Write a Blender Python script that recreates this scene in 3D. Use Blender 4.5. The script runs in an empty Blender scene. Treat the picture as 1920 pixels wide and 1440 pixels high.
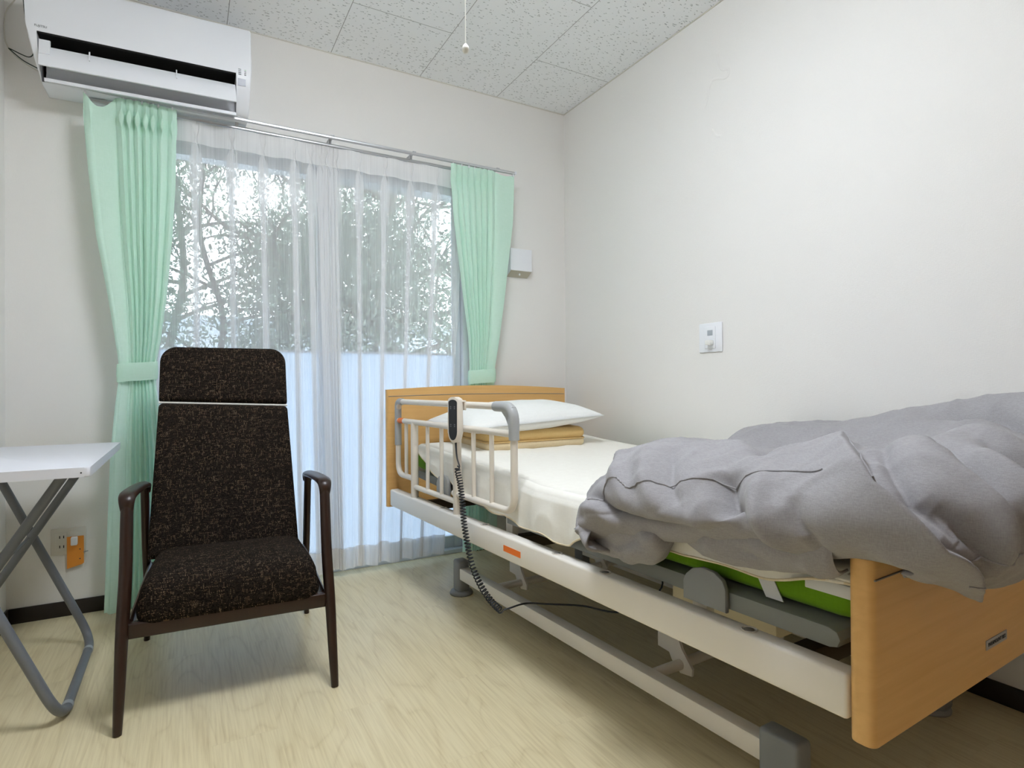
import bpy, bmesh, math, random
import numpy as np
from mathutils import Vector, Matrix, noise

SC = bpy.context.scene
COL = SC.collection
PI = math.pi

# ------------------------------------------------------------------ camera
F_PX = 1095.46
YAW, PITCH, ROLL = 0.5101, 0.0046, -0.0072
CAM = (-1.8915, -2.7524, 0.8517)
fw = Vector((math.sin(YAW)*math.cos(PITCH), math.cos(YAW)*math.cos(PITCH), math.sin(PITCH)))
rt = Vector((math.cos(YAW), -math.sin(YAW), 0)); up = rt.cross(fw)
c_, s_ = math.cos(ROLL), math.sin(ROLL)
rt2 = rt*c_ + up*s_; up2 = up*c_ - rt*s_
cam = bpy.data.cameras.new('camera'); co = bpy.data.objects.new('camera', cam); COL.objects.link(co)
m = Matrix((rt2, up2, -fw)).transposed().to_4x4(); m.translation = Vector(CAM)
co.matrix_world = m
cam.sensor_width = 36; cam.lens = 36*F_PX/1920; cam.clip_start = .02; cam.clip_end = 200
SC.camera = co

# ------------------------------------------------------------------ world, view, portal
SC.view_settings.view_transform = 'Standard'; SC.view_settings.look = 'None'
SC.view_settings.gamma = 1; SC.view_settings.use_curve_mapping = False
SC.view_settings.exposure = 0.37
SC.cycles.transparent_max_bounces = 24
SC.cycles.max_bounces = 12; SC.cycles.diffuse_bounces = 6
W_STRENGTH = 4.4
w = bpy.data.worlds.new('overcast_sky'); SC.world = w; w.use_nodes = True
w.node_tree.nodes['Background'].inputs[0].default_value = (.86, .93, 1.0, 1)
w.node_tree.nodes['Background'].inputs[1].default_value = W_STRENGTH
pl = bpy.data.lights.new('window_portal', 'AREA'); pl.shape = 'RECTANGLE'; pl.size = 1.46; pl.size_y = 1.9
pl.cycles.is_portal = True
po = bpy.data.objects.new('window_portal', pl); COL.objects.link(po)
po.location = (-1.33, .14, .97); po.rotation_euler = (-PI/2, 0, 0)
LAMP_STRENGTH = 25.0            # emission of the ceiling lamp's diffuser

# ------------------------------------------------------------------ helpers: materials
def lin(c):
    return tuple(((v/255)/12.92 if v/255 <= .04045 else ((v/255+.055)/1.055)**2.4) for v in c)

def mat(name, col, rough=.6, spec=.3, metal=0, sheen=0):
    m = bpy.data.materials.new(name); m.use_nodes = True
    b = m.node_tree.nodes['Principled BSDF']
    b.inputs['Base Color'].default_value = (*lin(col), 1)
    b.inputs['Roughness'].default_value = rough
    b.inputs['Specular IOR Level'].default_value = spec
    b.inputs['Metallic'].default_value = metal
    b.inputs['Sheen Weight'].default_value = sheen
    return m

class N:
    """small node-tree writer"""
    def __init__(s, m): s.m = m; s.t = m.node_tree; s.b = s.t.nodes.get('Principled BSDF')
    def n(s, typ, ins=None, **kw):
        x = s.t.nodes.new(typ)
        for k, v in kw.items(): setattr(x, k, v)
        for k, v in (ins or {}).items():
            if isinstance(v, bpy.types.NodeSocket): s.t.links.new(v, x.inputs[k])
            else: x.inputs[k].default_value = v
        return x
    def math(s, op, a, b=0.0, c=None):
        d = {0: a, 1: b}
        if c is not None: d[2] = c
        return s.n('ShaderNodeMath', d, operation=op).outputs[0]
    def obj(s, scale=(1, 1, 1), loc=(0, 0, 0), rot=(0, 0, 0)):
        tc = s.n('ShaderNodeTexCoord')
        mp = s.n('ShaderNodeMapping', {'Vector': tc.outputs['Object'], 'Scale': scale, 'Location': loc, 'Rotation': rot})
        return mp.outputs[0]
    def noise(s, vec, scale=5, detail=2, rough=.5, dist=0.):
        return s.n('ShaderNodeTexNoise', {'Vector': vec, 'Scale': scale, 'Detail': detail, 'Roughness': rough, 'Distortion': dist}).outputs[0]
    def ramp(s, fac, stops):
        r = s.n('ShaderNodeValToRGB', {'Fac': fac}); e = r.color_ramp.elements
        while len(e) < len(stops): e.new(.5)
        for el, (p, c) in zip(e, stops):
            el.position = p; el.color = (*(lin(c) if max(c) > 1 else c), 1)
        return r.outputs[0]
    def mix(s, f, a, b, mode='MIX'):
        x = s.n('ShaderNodeMix', data_type='RGBA', blend_type=mode)
        for i, v in ((0, f), (6, a), (7, b)):
            if isinstance(v, bpy.types.NodeSocket): s.t.links.new(v, x.inputs[i])
            else: x.inputs[i].default_value = v if i == 0 else ((*lin(v), 1) if len(v) == 3 else v)
        return x.outputs[2]
    def col(s, sock): s.t.links.new(sock, s.b.inputs['Base Color'])
    def bump(s, h, strength=.2, dist=.002):
        b = s.n('ShaderNodeBump', {'Height': h, 'Strength': strength, 'Distance': dist})
        s.t.links.new(b.outputs[0], s.b.inputs['Normal'])

M = {}
# woven wallpaper
for key, colr in (('wall', (239, 237, 233)),):
    m = mat('wallpaper', colr, .85, .15); k = N(m)
    v1 = k.noise(k.obj((90, 90, 900)), 1, 2, .6); v2 = k.noise(k.obj((700, 700, 60)), 1, 2, .6)
    h = k.math('ADD', v1, v2)
    k.bump(h, .5, .0012)
    k.col(k.mix(k.math('MULTIPLY', k.noise(k.obj(), 400, 2), .25), colr, (228, 226, 221)))
    M[key] = m
# acoustic ceiling board: fissured marks and staggered joints
m = mat('ceiling_board', (226, 228, 226), .9, .1); k = N(m)
vo = k.n('ShaderNodeTexVoronoi', {'Vector': k.n('ShaderNodeVectorMath', {0: k.obj((44, 95, 1), rot=(0, 0, .5)), 1: k.n('ShaderNodeVectorMath', {0: k.n('ShaderNodeTexNoise', {'Vector': k.obj((30, 30, 1)), 'Scale': 1}).outputs[1], 3: 2.2}, operation='SCALE').outputs[0]}, operation='ADD').outputs[0], 'Scale': 1.0})
d = vo.outputs['Distance']
pick = k.n('ShaderNodeSeparateColor', {0: vo.outputs['Color']}).outputs[0]
fleck = k.math('MULTIPLY', k.math('LESS_THAN', d, .23), k.math('GREATER_THAN', pick, .12))
bk = k.n('ShaderNodeTexBrick', {'Vector': k.obj((1, 1, 1), (0.464, .002, 0), (0, 0, PI/2)), 'Scale': 1.0, 'Mortar Size': .0016, 'Brick Width': .868, 'Row Height': .432,
        'Color1': (0, 0, 0, 1), 'Color2': (0, 0, 0, 1), 'Mortar': (1, 1, 1, 1), 'Mortar Smooth': .1})
bk.offset = .5
j = bk.outputs['Fac']
c1 = k.mix(k.math('MULTIPLY', fleck, .95), (246, 248, 249), (184, 187, 187))
k.col(k.mix(k.math('MULTIPLY', j, .9), c1, (160, 160, 158)))
k.bump(k.math('MULTIPLY', k.math('ADD', fleck, j), -1), .35, .002)
M['ceiling'] = m
# pale wood sheet floor, grain along Y
m = mat('wood_floor', (214, 203, 175), .36, .4); k = N(m)
bk = k.n('ShaderNodeTexBrick', {'Vector': k.obj((1, 1, 1), (.3, .03, 0), (0, 0, PI/2)), 'Scale': 1.0, 'Mortar Size': .0006, 'Brick Width': .91, 'Row Height': .151,
        'Color1': (0, 0, 0, 1), 'Color2': (1, 1, 1, 1), 'Mortar': (.5, .5, .5, 1), 'Mortar Smooth': .3})
bk.offset = .37
sep = k.n('ShaderNodeSeparateColor', {0: bk.outputs['Color']}).outputs[0]
ofs = k.n('ShaderNodeCombineXYZ', {0: k.math('MULTIPLY', sep, 13.), 1: k.math('MULTIPLY', sep, 7.)}).outputs[0]
base = k.n('ShaderNodeVectorMath', {0: k.obj(), 1: ofs}, operation='ADD').outputs[0]
def sc(v, s_): return k.n('ShaderNodeVectorMath', {0: v, 1: s_}, operation='MULTIPLY').outputs[0]
broad = k.noise(sc(base, (5, .9, 1)), 1, 2, .5, .3)
rings = k.math('FRACT', k.math('MULTIPLY', broad, 11))
ring = k.math('POWER', k.math('ABSOLUTE', k.math('SUBTRACT', k.math('MULTIPLY', rings, 2), 1)), 5)
fine = k.noise(sc(base, (160, 5, 1)), 1, 3, .6)
patch = k.noise(sc(base, (4, 1.2, 1)), 1, 2)
fine_m = k.math('MULTIPLY', k.math('SUBTRACT', fine, .42), 1.7)
g = k.n('ShaderNodeClamp', {0: k.math('ADD', k.math('MULTIPLY', ring, .33), fine_m)}).outputs[0]
light = k.mix(patch, (230, 216, 176), (222, 210, 174))
c1 = k.mix(g, light, (196, 178, 136))
c1 = k.mix(k.math('MULTIPLY', k.math('SUBTRACT', sep, .5), .12), c1, (170, 150, 112))
k.col(k.mix(k.math('MULTIPLY', bk.outputs['Fac'], .12), c1, (150, 135, 105)))
k.bump(fine, .05, .001)
M['floor'] = m

def wood(name, a, b, scale=(3, 3, 60), rough=.4, spec=.4, amt=1.):
    m = mat(name, a, rough, spec); k = N(m)
    n1 = k.noise(k.obj(scale), 1, 4, .6, .5)
    k.col(k.mix(k.n('ShaderNodeClamp', {0: k.math('MULTIPLY', k.math('SUBTRACT', n1, .35), 1.6*amt)}).outputs[0], a, b))
    return m
M['bedwood'] = wood('beech_veneer', (228, 182, 116), (213, 164, 97), (2.5, 30, 60), .42, .35)
M['bedwood_edge'] = wood('beech_edge', (222, 172, 104), (205, 152, 84), (40, 40, 2), .4, .35)
M['darkwood'] = wood('dark_walnut', (47, 27, 18), (29, 17, 11), (40, 40, 3), .34, .5)
M['added_door'] = wood('added_brown_door', (140, 100, 66), (118, 82, 52), (20, 20, 2), .5, .3)  # for the added rear doors, dark to cut bounce light
M['baseboard'] = mat('dark_brown_vinyl', (38, 31, 27), .45, .4)
M['white_metal'] = mat('ivory_painted_steel', (238, 233, 224), .35, .45)
M['rail_plastic'] = mat('ivory_plastic', (228, 220, 208), .38, .45)
M['grey_plastic'] = mat('light_grey_plastic', (168, 170, 170), .42, .4)
M['platform'] = mat('grey_painted_platform', (132, 135, 131), .5, .35)
M['foot'] = mat('grey_bed_foot', (140, 143, 144), .5, .3)
M['motor'] = mat('cream_motor_housing', (200, 190, 165), .5, .3)
M['inner'] = mat('inner_frame_brown_black', (66, 56, 46), .6, .2)
M['black_cord'] = mat('dark_grey_cord', (48, 50, 54), .45, .4)
M['wire'] = mat('dark_green_wire', (52, 66, 58), .5, .3)
M['white_plastic'] = mat('white_plastic', (237, 239, 243), .35, .4)
M['off_plastic'] = mat('off_white_plastic', (214, 210, 200), .4, .4)
M['beige_plastic'] = mat('beige_plastic', (198, 192, 174), .5, .3)
M['dark_slot'] = mat('black_slot', (26, 25, 25), .6, .2)
M['orange_label'] = mat('orange_label', (238, 120, 40), .5, .3)
M['orange_tag'] = mat('orange_tag', (232, 150, 60), .5, .3)
M['black_mark'] = mat('dark_print', (60, 62, 66), .6, .2)
M['grey_print'] = mat('grey_print', (120, 122, 126), .6, .2)
M['sensor'] = mat('grey_sensor_window', (168, 170, 180), .3, .5)
M['green_led'] = mat('pale_green_mark', (170, 210, 160), .5, .3)
M['table_top'] = mat('white_laminate', (224, 226, 234), .35, .4)
M['table_leg'] = mat('grey_painted_tube', (112, 116, 122), .38, .5)
M['clear_tape'] = mat('translucent_collar', (172, 178, 184), .4, .4)
M['alu'] = mat('brushed_aluminium', (206, 208, 210), .3, .5, .85)
M['sash'] = mat('white_aluminium_sash', (214, 219, 224), .45, .3)
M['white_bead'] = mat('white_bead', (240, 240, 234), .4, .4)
M['strap'] = mat('white_elastic_strap', (222, 224, 226), .8, .1)
M['label_plate'] = mat('grey_metal_plate', (172, 168, 164), .45, .4, .2)
M['line_grey'] = mat('grey_inlay', (140, 135, 128), .5, .3)
M['leaf'] = mat('evergreen_leaf', (124, 138, 122), .55, .3)
M['leaf_purple'] = mat('purple_petal', (120, 84, 118), .7, .2)
M['stem'] = mat('flower_stem', (74, 96, 58), .7, .2)
M['bark'] = wood('tree_bark', (108, 102, 96), (84, 80, 76), (20, 20, 4), .9, .1)
M['concrete'] = mat('pale_concrete', (206, 214, 224), .9, .1)
M['soffit'] = mat('grey_soffit', (184, 187, 190), .9, .1)
M['vase'] = mat('white_vase', (235, 235, 232), .25, .5)

# tweed of the chair: slub threads both ways
m = mat('brown_black_tweed', (44, 36, 30), .95, .05, sheen=0); k = N(m)
tc = k.n('ShaderNodeTexCoord').outputs['Object']
sp = k.n('ShaderNodeSeparateXYZ', {0: tc})
u = sp.outputs[0]; vv = k.math('ADD', k.math('MULTIPLY', sp.outputs[2], 1.), k.math('MULTIPLY', sp.outputs[1], 1.))
CW = .0027
uc = k.math('FLOOR', k.math('DIVIDE', u, CW)); vc = k.math('FLOOR', k.math('DIVIDE', vv, CW*.9))
def n2(a, sa, b, sb, o): return k.noise(k.n('ShaderNodeCombineXYZ', {0: k.math('MULTIPLY', a, sa), 1: k.math('MULTIPLY', b, sb), 2: float(o)}).outputs[0], 1, 1)
hth = k.math('GREATER_THAN', n2(u, 45, vc, 3.71, 1), .62)
vth = k.math('GREATER_THAN', n2(uc, 3.71, vv, 45, 5), .62)
par = k.math('MODULO', k.math('ABSOLUTE', k.math('ADD', uc, vc)), 2.0)
thr = k.math('ADD', k.math('MULTIPLY', hth, par), k.math('MULTIPLY', vth, k.math('SUBTRACT', 1.0, par)))
wn = k.n('ShaderNodeTexWhiteNoise', {'Vector': k.n('ShaderNodeCombineXYZ', {0: uc, 1: vc}).outputs[0]}, noise_dimensions='2D').outputs[0]
zone = n2(u, 14, vv, 14, 8)
tint = k.mix(n2(u, 50, vv, 50, 3), (120, 84, 58), (142, 130, 112))
basec = k.mix(wn, (18, 16, 14), (48, 41, 35))
k.col(k.mix(k.math('MULTIPLY', thr, k.math('MULTIPLY', k.math('ADD', zone, .2), .55)), basec, tint))
weave = k.math('MULTIPLY', k.math('SINE', k.math('MULTIPLY', u, PI/CW)), k.math('SINE', k.math('MULTIPLY', vv, PI/(CW*.9))))
k.bump(k.math('ADD', weave, thr), .4, .001)
M['tweed'] = m

def fabric(name, colr, col2, translucent=0., s1=350, bump=.25, rough=.9):
    m = mat(name, colr, rough, .08, sheen=.1); k = N(m)
    n1 = k.noise(k.obj((s1, s1, s1*.15)), 1, 2, .6); n2 = k.noise(k.obj((s1*.15, s1*.15, s1)), 1, 2, .6)
    f = k.math('MULTIPLY', k.math('ADD', n1, n2), .5)
    f2 = k.n('ShaderNodeClamp', {0: k.math('MULTIPLY', k.math('SUBTRACT', f, .3), 2.4)}).outputs[0]
    k.col(k.mix(f2, colr, col2)); k.bump(f, bump, .001)
    if translucent:
        tr = k.n('ShaderNodeBsdfTranslucent', {'Color': (*lin(colr), 1)})
        mx = k.n('ShaderNodeMixShader', {0: translucent, 1: k.b.outputs[0], 2: tr.outputs[0]})
        k.t.links.new(mx.outputs[0], k.t.nodes['Material Output'].inputs[0])
    return m
M['green_curtain'] = fabric('mint_curtain_cloth', (218, 247, 232), (208, 241, 222), .22, 300, .15)
M['sheet'] = fabric('white_cotton_sheet', (238, 236, 228), (232, 229, 220), 0, 300, .12)
M['hem'] = fabric('cream_sheet_hem', (226, 214, 188), (214, 200, 172), 0, 300, .12)
M['pillow'] = fabric('white_pillow_case', (240, 241, 238), (234, 235, 232), 0, 300, .12)
M['tan'] = fabric('mustard_tan_cloth', (214, 182, 124), (204, 170, 110), 0, 250, .2)
M['tan_light'] = fabric('pale_tan_cloth', (222, 204, 168), (214, 194, 156), 0, 250, .2)
M['duvet'] = fabric('grey_chambray', (165, 163, 165), (142, 139, 141), 0, 700, .12)
M['mattress'] = fabric('lime_green_mattress', (112, 158, 34), (102, 148, 28), 0, 250, .1)

def sheer(name, alpha_clear, tint=(236, 240, 246)):
    m = bpy.data.materials.new(name); m.use_nodes = True; k = N(m); k.t.nodes.remove(k.b)
    tr = k.n('ShaderNodeBsdfTransparent', {'Color': (1, 1, 1, 1)})
    di = k.n('ShaderNodeBsdfDiffuse', {'Color': (*lin(tint), 1)})
    tl = k.n('ShaderNodeBsdfTranslucent', {'Color': (*lin(tint), 1)})
    cl = k.n('ShaderNodeMixShader', {0: .28, 1: di.outputs[0], 2: tl.outputs[0]})
    st = k.noise(k.obj((260, 260, .6)), 1, 3, .7)
    f = k.n('ShaderNodeClamp', {0: k.math('ADD', k.math('MULTIPLY', k.math('SUBTRACT', st, .5), .35), 1-alpha_clear)}).outputs[0]
    mx = k.n('ShaderNodeMixShader', {0: f, 1: tr.outputs[0], 2: cl.outputs[0]})
    k.t.links.new(mx.outputs[0], k.t.nodes['Material Output'].inputs[0])
    return m
M['sheer'] = sheer('sheer_voile', .55, (246, 247, 248))
M['sheer_dense'] = sheer('sheer_doubled', .15, (246, 246, 246))

m = bpy.data.materials.new('clear_glass'); m.use_nodes = True; k = N(m); k.t.nodes.remove(k.b)
fr = k.n('ShaderNodeFresnel', {'IOR': 1.5})
mx = k.n('ShaderNodeMixShader', {0: fr.outputs[0], 1: k.n('ShaderNodeBsdfTransparent', {'Color': (.95, .97, .97, 1)}).outputs[0], 2: k.n('ShaderNodeBsdfGlossy', {'Roughness': .01}).outputs[0]})
k.t.links.new(mx.outputs[0], k.t.nodes['Material Output'].inputs[0]); M['glass'] = m
m = bpy.data.materials.new('frosted_glass'); m.use_nodes = True; k = N(m); k.t.nodes.remove(k.b)
a = k.n('ShaderNodeMixShader', {0: .25, 1: k.n('ShaderNodeBsdfTranslucent', {'Color': (*lin((226, 236, 246)), 1)}).outputs[0], 2: k.n('ShaderNodeBsdfDiffuse', {'Color': (*lin((220, 230, 240)), 1)}).outputs[0]})
mx = k.n('ShaderNodeMixShader', {0: .12, 1: a.outputs[0], 2: k.n('ShaderNodeBsdfTransparent').outputs[0]})
k.t.links.new(mx.outputs[0], k.t.nodes['Material Output'].inputs[0]); M['frosted'] = m
m = bpy.data.materials.new('lamp_diffuser'); m.use_nodes = True; k = N(m); k.t.nodes.remove(k.b)
em = k.n('ShaderNodeEmission', {'Color': (.93, .985, 1.06, 1), 'Strength': LAMP_STRENGTH})
k.t.links.new(em.outputs[0], k.t.nodes['Material Output'].inputs[0]); M['lamp'] = m

# ------------------------------------------------------------------ helpers: objects
def tagit(o, label=None, cat=None, group=None, kind=None):
    if label: o['label'] = label
    if cat: o['category'] = cat
    if group: o['group'] = group
    if kind: o['kind'] = kind
    return o

def link(name, me, parent=None, material=None):
    o = bpy.data.objects.new(name, me); COL.objects.link(o)
    if parent is not None: o.parent = parent
    if material is not None and me is not None: me.materials.append(M[material] if isinstance(material, str) else material)
    return o

def thing(name, label, cat, loc=(0, 0, 0), rz=0, group=None):
    o = bpy.data.objects.new(name, None); COL.objects.link(o)
    o.location = loc; o.rotation_euler = (0, 0, rz); o.empty_display_size = .1
    return tagit(o, label, cat, group)

def from_bm(name, bm, material, parent=None, smooth=40):
    bmesh.ops.recalc_face_normals(bm, faces=bm.faces)
    me = bpy.data.meshes.new(name); bm.to_mesh(me); bm.free()
    if smooth:
        for p in me.polygons: p.use_smooth = True
        me.set_sharp_from_angle(angle=math.radians(smooth))
    return link(name, me, parent, material)

def mesh(name, vs, fs, material, parent=None, smooth=True):
    me = bpy.data.meshes.new(name); me.from_pydata([tuple(map(float, v)) for v in vs], [], fs); me.validate()
    if smooth:
        for p in me.polygons: p.use_smooth = True
    return link(name, me, parent, material)

def bm_box(bm, lo, hi, bev=0, seg=2, mtx=None):
    r = bmesh.ops.create_cube(bm, size=1); vs = r['verts']
    for v in vs:
        v.co = Vector([lo[i] + (v.co[i]+.5)*(hi[i]-lo[i]) for i in range(3)])
    if bev:
        es = list({e for v in vs for e in v.link_edges})
        rr = bmesh.ops.bevel(bm, geom=es, offset=bev, segments=seg, affect='EDGES', profile=.5, clamp_overlap=True)
        vs = list({v for f in rr['faces'] for v in f.verts} | {v for v in vs if v.is_valid})
    if mtx is not None: bmesh.ops.transform(bm, matrix=mtx, verts=vs)
    return vs

def box(name, lo, hi, material, parent=None, bev=0, seg=2):
    bm = bmesh.new(); bm_box(bm, lo, hi, bev, seg); return from_bm(name, bm, material, parent)

def bm_prism(bm, poly, axis, a, b, bev=0):
    """extrude a 2D polygon along an axis; poly holds the two other coordinates in x,y,z order"""
    def P(p, t):
        q = list(p); q.insert(axis, t); return Vector(q)
    lo = [bm.verts.new(P(p, a)) for p in poly]; hi = [bm.verts.new(P(p, b)) for p in poly]
    n = len(poly); fs = [bm.faces.new(lo), bm.faces.new(hi[::-1])]
    for i in range(n): fs.append(bm.faces.new((lo[i], hi[i], hi[(i+1) % n], lo[(i+1) % n])))
    if bev:
        es = [e for e in fs[0].edges] + [e for e in fs[1].edges]
        bmesh.ops.bevel(bm, geom=es, offset=bev, segments=2, affect='EDGES', profile=.5)

def prism(name, poly, axis, a, b, material, parent=None, bev=0, smooth=35):
    bm = bmesh.new(); bm_prism(bm, poly, axis, a, b, bev); return from_bm(name, bm, material, parent, smooth)

def catmull(pts, n=8, closed=False):
    P = [Vector(p) for p in pts]; out = []; L = len(P)
    rng = range(L) if closed else range(L-1)
    for i in rng:
        g = lambda q: P[q % L] if closed else P[max(0, min(L-1, q))]
        p0, p1, p2, p3 = g(i-1), g(i), g(i+1), g(i+2)
        for s in range(n):
            t = s/n
            out.append(.5*((2*p1)+(-p0+p2)*t+(2*p0-5*p1+4*p2-p3)*t*t+(-p0+3*p1-3*p2+p3)*t**3))
    if not closed: out.append(P[-1])
    return out

def bm_tube(bm, pts, r, seg=12, cap=True, ry=None, upv=None):
    pts = [Vector(p) for p in pts]; n = len(pts)
    rs = r if isinstance(r, (list, tuple)) else [r]*n
    rings = []; prev = None
    for i, p in enumerate(pts):
        t = (pts[min(n-1, i+1)] - pts[max(0, i-1)]).normalized()
        if prev is None:
            a = Vector(upv) if upv else (Vector((0, 0, 1)) if abs(t.z) < .9 else Vector((1, 0, 0)))
        else: a = prev
        a = (a - t*a.dot(t)).normalized(); prev = a; b = t.cross(a)
        k2 = ry[i] if isinstance(ry, (list, tuple)) else (ry if ry else None)
        rr = rs[i]
        rings.append([bm.verts.new(p + a*math.cos(2*PI*j/seg)*rr + b*math.sin(2*PI*j/seg)*(k2 if k2 else rr)) for j in range(seg)])
    for i in range(n-1):
        for j in range(seg):
            bm.faces.new((rings[i][j], rings[i][(j+1) % seg], rings[i+1][(j+1) % seg], rings[i+1][j]))
    if cap: bm.faces.new(rings[0][::-1]); bm.faces.new(rings[-1])

def tube(name, pts, r, material, parent=None, seg=12, ry=None, upv=None):
    bm = bmesh.new(); bm_tube(bm, pts, r, seg, True, ry, upv); return from_bm(name, bm, material, parent, 50)

def fillet(pts, rad, n=6):
    """polyline with rounded corners"""
    P = [Vector(p) for p in pts]; out = [P[0]]
    for i in range(1, len(P)-1):
        a = (P[i-1]-P[i]); b = (P[i+1]-P[i]); r = min(rad, a.length*.48, b.length*.48)
        A = P[i]+a.normalized()*r; B = P[i]+b.normalized()*r
        for q in range(n+1):
            t = q/n; out.append((1-t)**2*A + 2*t*(1-t)*P[i] + t*t*B)
    out.append(P[-1]); return out

def lathe(name, prof, material, parent=None, seg=32, loc=(0, 0, 0)):
    vs = []; fs = []
    for r, z in prof:
        for j in range(seg): vs.append((loc[0]+r*math.cos(2*PI*j/seg), loc[1]+r*math.sin(2*PI*j/seg), loc[2]+z))
    n = len(prof)
    for i in range(n-1):
        for j in range(seg):
            fs.append((i*seg+j, i*seg+(j+1) % seg, (i+1)*seg+(j+1) % seg, (i+1)*seg+j))
    fs.append(tuple(range(seg))[::-1]); fs.append(tuple((n-1)*seg+j for j in range(seg)))
    return mesh(name, vs, fs, material, parent)

def text_mesh(name, body, size, mtx, material, parent, extrude=.0004, width=None):
    cu = bpy.data.curves.new(name, 'FONT'); cu.body = body; cu.size = size; cu.extrude = extrude
    cu.align_x = 'CENTER'; cu.align_y = 'CENTER'
    t = bpy.data.objects.new(name, cu); COL.objects.link(t)
    bpy.context.view_layer.update()
    me = bpy.data.meshes.new_from_object(t.evaluated_get(bpy.context.evaluated_depsgraph_get()))
    bpy.data.objects.remove(t)
    if width:
        xs = [v.co.x for v in me.vertices]; f = width/(max(xs)-min(xs))
        for v in me.vertices: v.co.x *= f; v.co.y *= f
    me.transform(mtx); me.materials.clear()
    return link(name, me, parent, material)

def slab(name, quad, th, nrm, material, parent):
    q = [Vector(p) for p in quad]; nn = Vector(nrm).normalized()*th
    bm = bmesh.new(); a = [bm.verts.new(p) for p in q]; b = [bm.verts.new(p+nn) for p in q]
    bm.faces.new(a[::-1]); bm.faces.new(b)
    for i in range(len(q)): bm.faces.new((a[i], a[(i+1) % len(q)], b[(i+1) % len(q)], b[i]))
    return from_bm(name, bm, material, parent, 0)

def grid_faces(nu, nv):
    return [(i*nv+j, i*nv+j+1, (i+1)*nv+j+1, (i+1)*nv+j) for i in range(nu-1) for j in range(nv-1)]

def slab_cushion(name, outline, th, er, bulge, mp, material, parent, inner=9):
    """outline in (a,b); th thickness; er edge radius; mp(a,b,t)->Vector with t in [-th/2, th/2]"""
    P = np.array(outline, float); c = P.mean(axis=0); hs = np.abs(P-c).max(axis=0); rings = []; n = len(P)
    def ring(off, t): return [(c[0]+(p[0]-c[0])*(1-off/hs[0]), c[1]+(p[1]-c[1])*(1-off/hs[1]), t) for p in P]
    prof = []
    for k in range(7):
        a = PI/2*k/6; prof.append((er*(1-math.cos(PI/2-a)), 0))
    lay = []
    for q in range(inner, 0, -1):
        f = q/inner; lay.append((er + (min(hs)-er-.002)*f, -th/2 - bulge*(1-(1-f)**2)))
    for k in range(7):
        a = PI/2*k/6; lay.append((er*(1-math.sin(a)), -th/2+er*(1-math.cos(a))))
    top = [(o, -t) for o, t in reversed(lay)]
    full = lay + top
    vs = []; fs = []
    for off, t in full:
        for (a, b, tt) in ring(off, t): vs.append(mp(a, b, tt))
    for i in range(len(full)-1):
        for j in range(n): fs.append((i*n+j, i*n+(j+1) % n, (i+1)*n+(j+1) % n, (i+1)*n+j))
    fs.append(tuple(range(n))[::-1]); fs.append(tuple((len(full)-1)*n+j for j in range(n)))
    return mesh(name, vs, fs, material, parent)
def rrect(x0, x1, y0, y1, radii, seg=8, sub=10):
    """rounded rectangle outline; radii = (x0y0, x1y0, x1y1, x0y1), edges subdivided"""
    cs = [((x0, y0), radii[0], PI), ((x1, y0), radii[1], 1.5*PI), ((x1, y1), radii[2], 0), ((x0, y1), radii[3], .5*PI)]
    sg = [(1, 1), (-1, 1), (-1, -1), (1, -1)]; out = []
    for ((x, y), r, a0), (sx, sy) in zip(cs, sg):
        for k in range(seg+1):
            a = a0+PI/2*k/seg; out.append((x+sx*r+r*math.cos(a), y+sy*r+r*math.sin(a)))
    res = []
    for i in range(len(out)):
        a, b = out[i], out[(i+1) % len(out)]; L = math.dist(a, b); n = max(1, int(L/.03))
        for q in range(n): res.append((a[0]+(b[0]-a[0])*q/n, a[1]+(b[1]-a[1])*q/n))
    return res

def interp(tab, x):
    """piecewise smooth lookup; tab = [(x, value...)], x ascending"""
    xs = [t[0] for t in tab]
    return [float(np.interp(x, xs, [t[q] for t in tab])) for q in range(1, len(tab[0]))]

# ------------------------------------------------------------------ room shell
H = 2.4; XL = -2.95; YR = -4.0; WX0, WX1, WZ1 = -2.06, -.60, 1.915
def struct(o): o['kind'] = 'structure'; return o
struct(box('floor', (XL-.1, YR-.1, -.08), (.1, .09, 0), 'floor'))
struct(box('ceiling', (XL-.1, YR-.1, H), (.1, .15, H+.08), 'ceiling'))
bm = bmesh.new()
bm_box(bm, (XL-.1, 0, 0), (WX0, .12, H)); bm_box(bm, (WX1, 0, 0), (.1, .12, H)); bm_box(bm, (WX0, 0, WZ1), (WX1, .12, H))
struct(from_bm('wall_back', bm, 'wall', smooth=0))
struct(box('wall_right', (0, YR, 0), (.1, 0, H), 'wall'))
bm = bmesh.new()
bm_box(bm, (XL-.1, YR, 0), (XL, 0, H)); bm_box(bm, (XL, -.11, 0), (-2.462, 0, H))
struct(from_bm('wall_left', bm, 'wall', smooth=0))
struct(box('wall_rear', (XL-.1, YR-.1, 0), (.1, YR, H), 'wall'))
for i in range(3):  # unseen dark doors, added to soak up light bouncing from behind the camera
    d_ = struct(box('added_dark_door_%d' % (i+1), (XL+.01+i*.98, YR+.002+.02*(i % 2), .01), (XL+.99+i*.98 if i < 2 else -.01, YR+.032+.02*(i % 2), 2.1), 'added_door', bev=.003))
BH = .056
bm = bmesh.new(); bm_box(bm, (-2.455, -.008, 0), (WX0-.03, 0, BH), .002); bm_box(bm, (WX1+.03, -.008, 0), (-.008, 0, BH), .002)
struct(from_bm('baseboard_back', bm, 'baseboard'))
struct(box('baseboard_right', (-.008, YR+.001, 0), (0, 0, BH), 'baseboard', bev=.002))
bm = bmesh.new(); bm_box(bm, (-2.462, -.118, 0), (-2.454, -.001, BH), .002); bm_box(bm, (XL+.009, -.118, 0), (-2.462, -.11, BH), .002)
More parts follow.
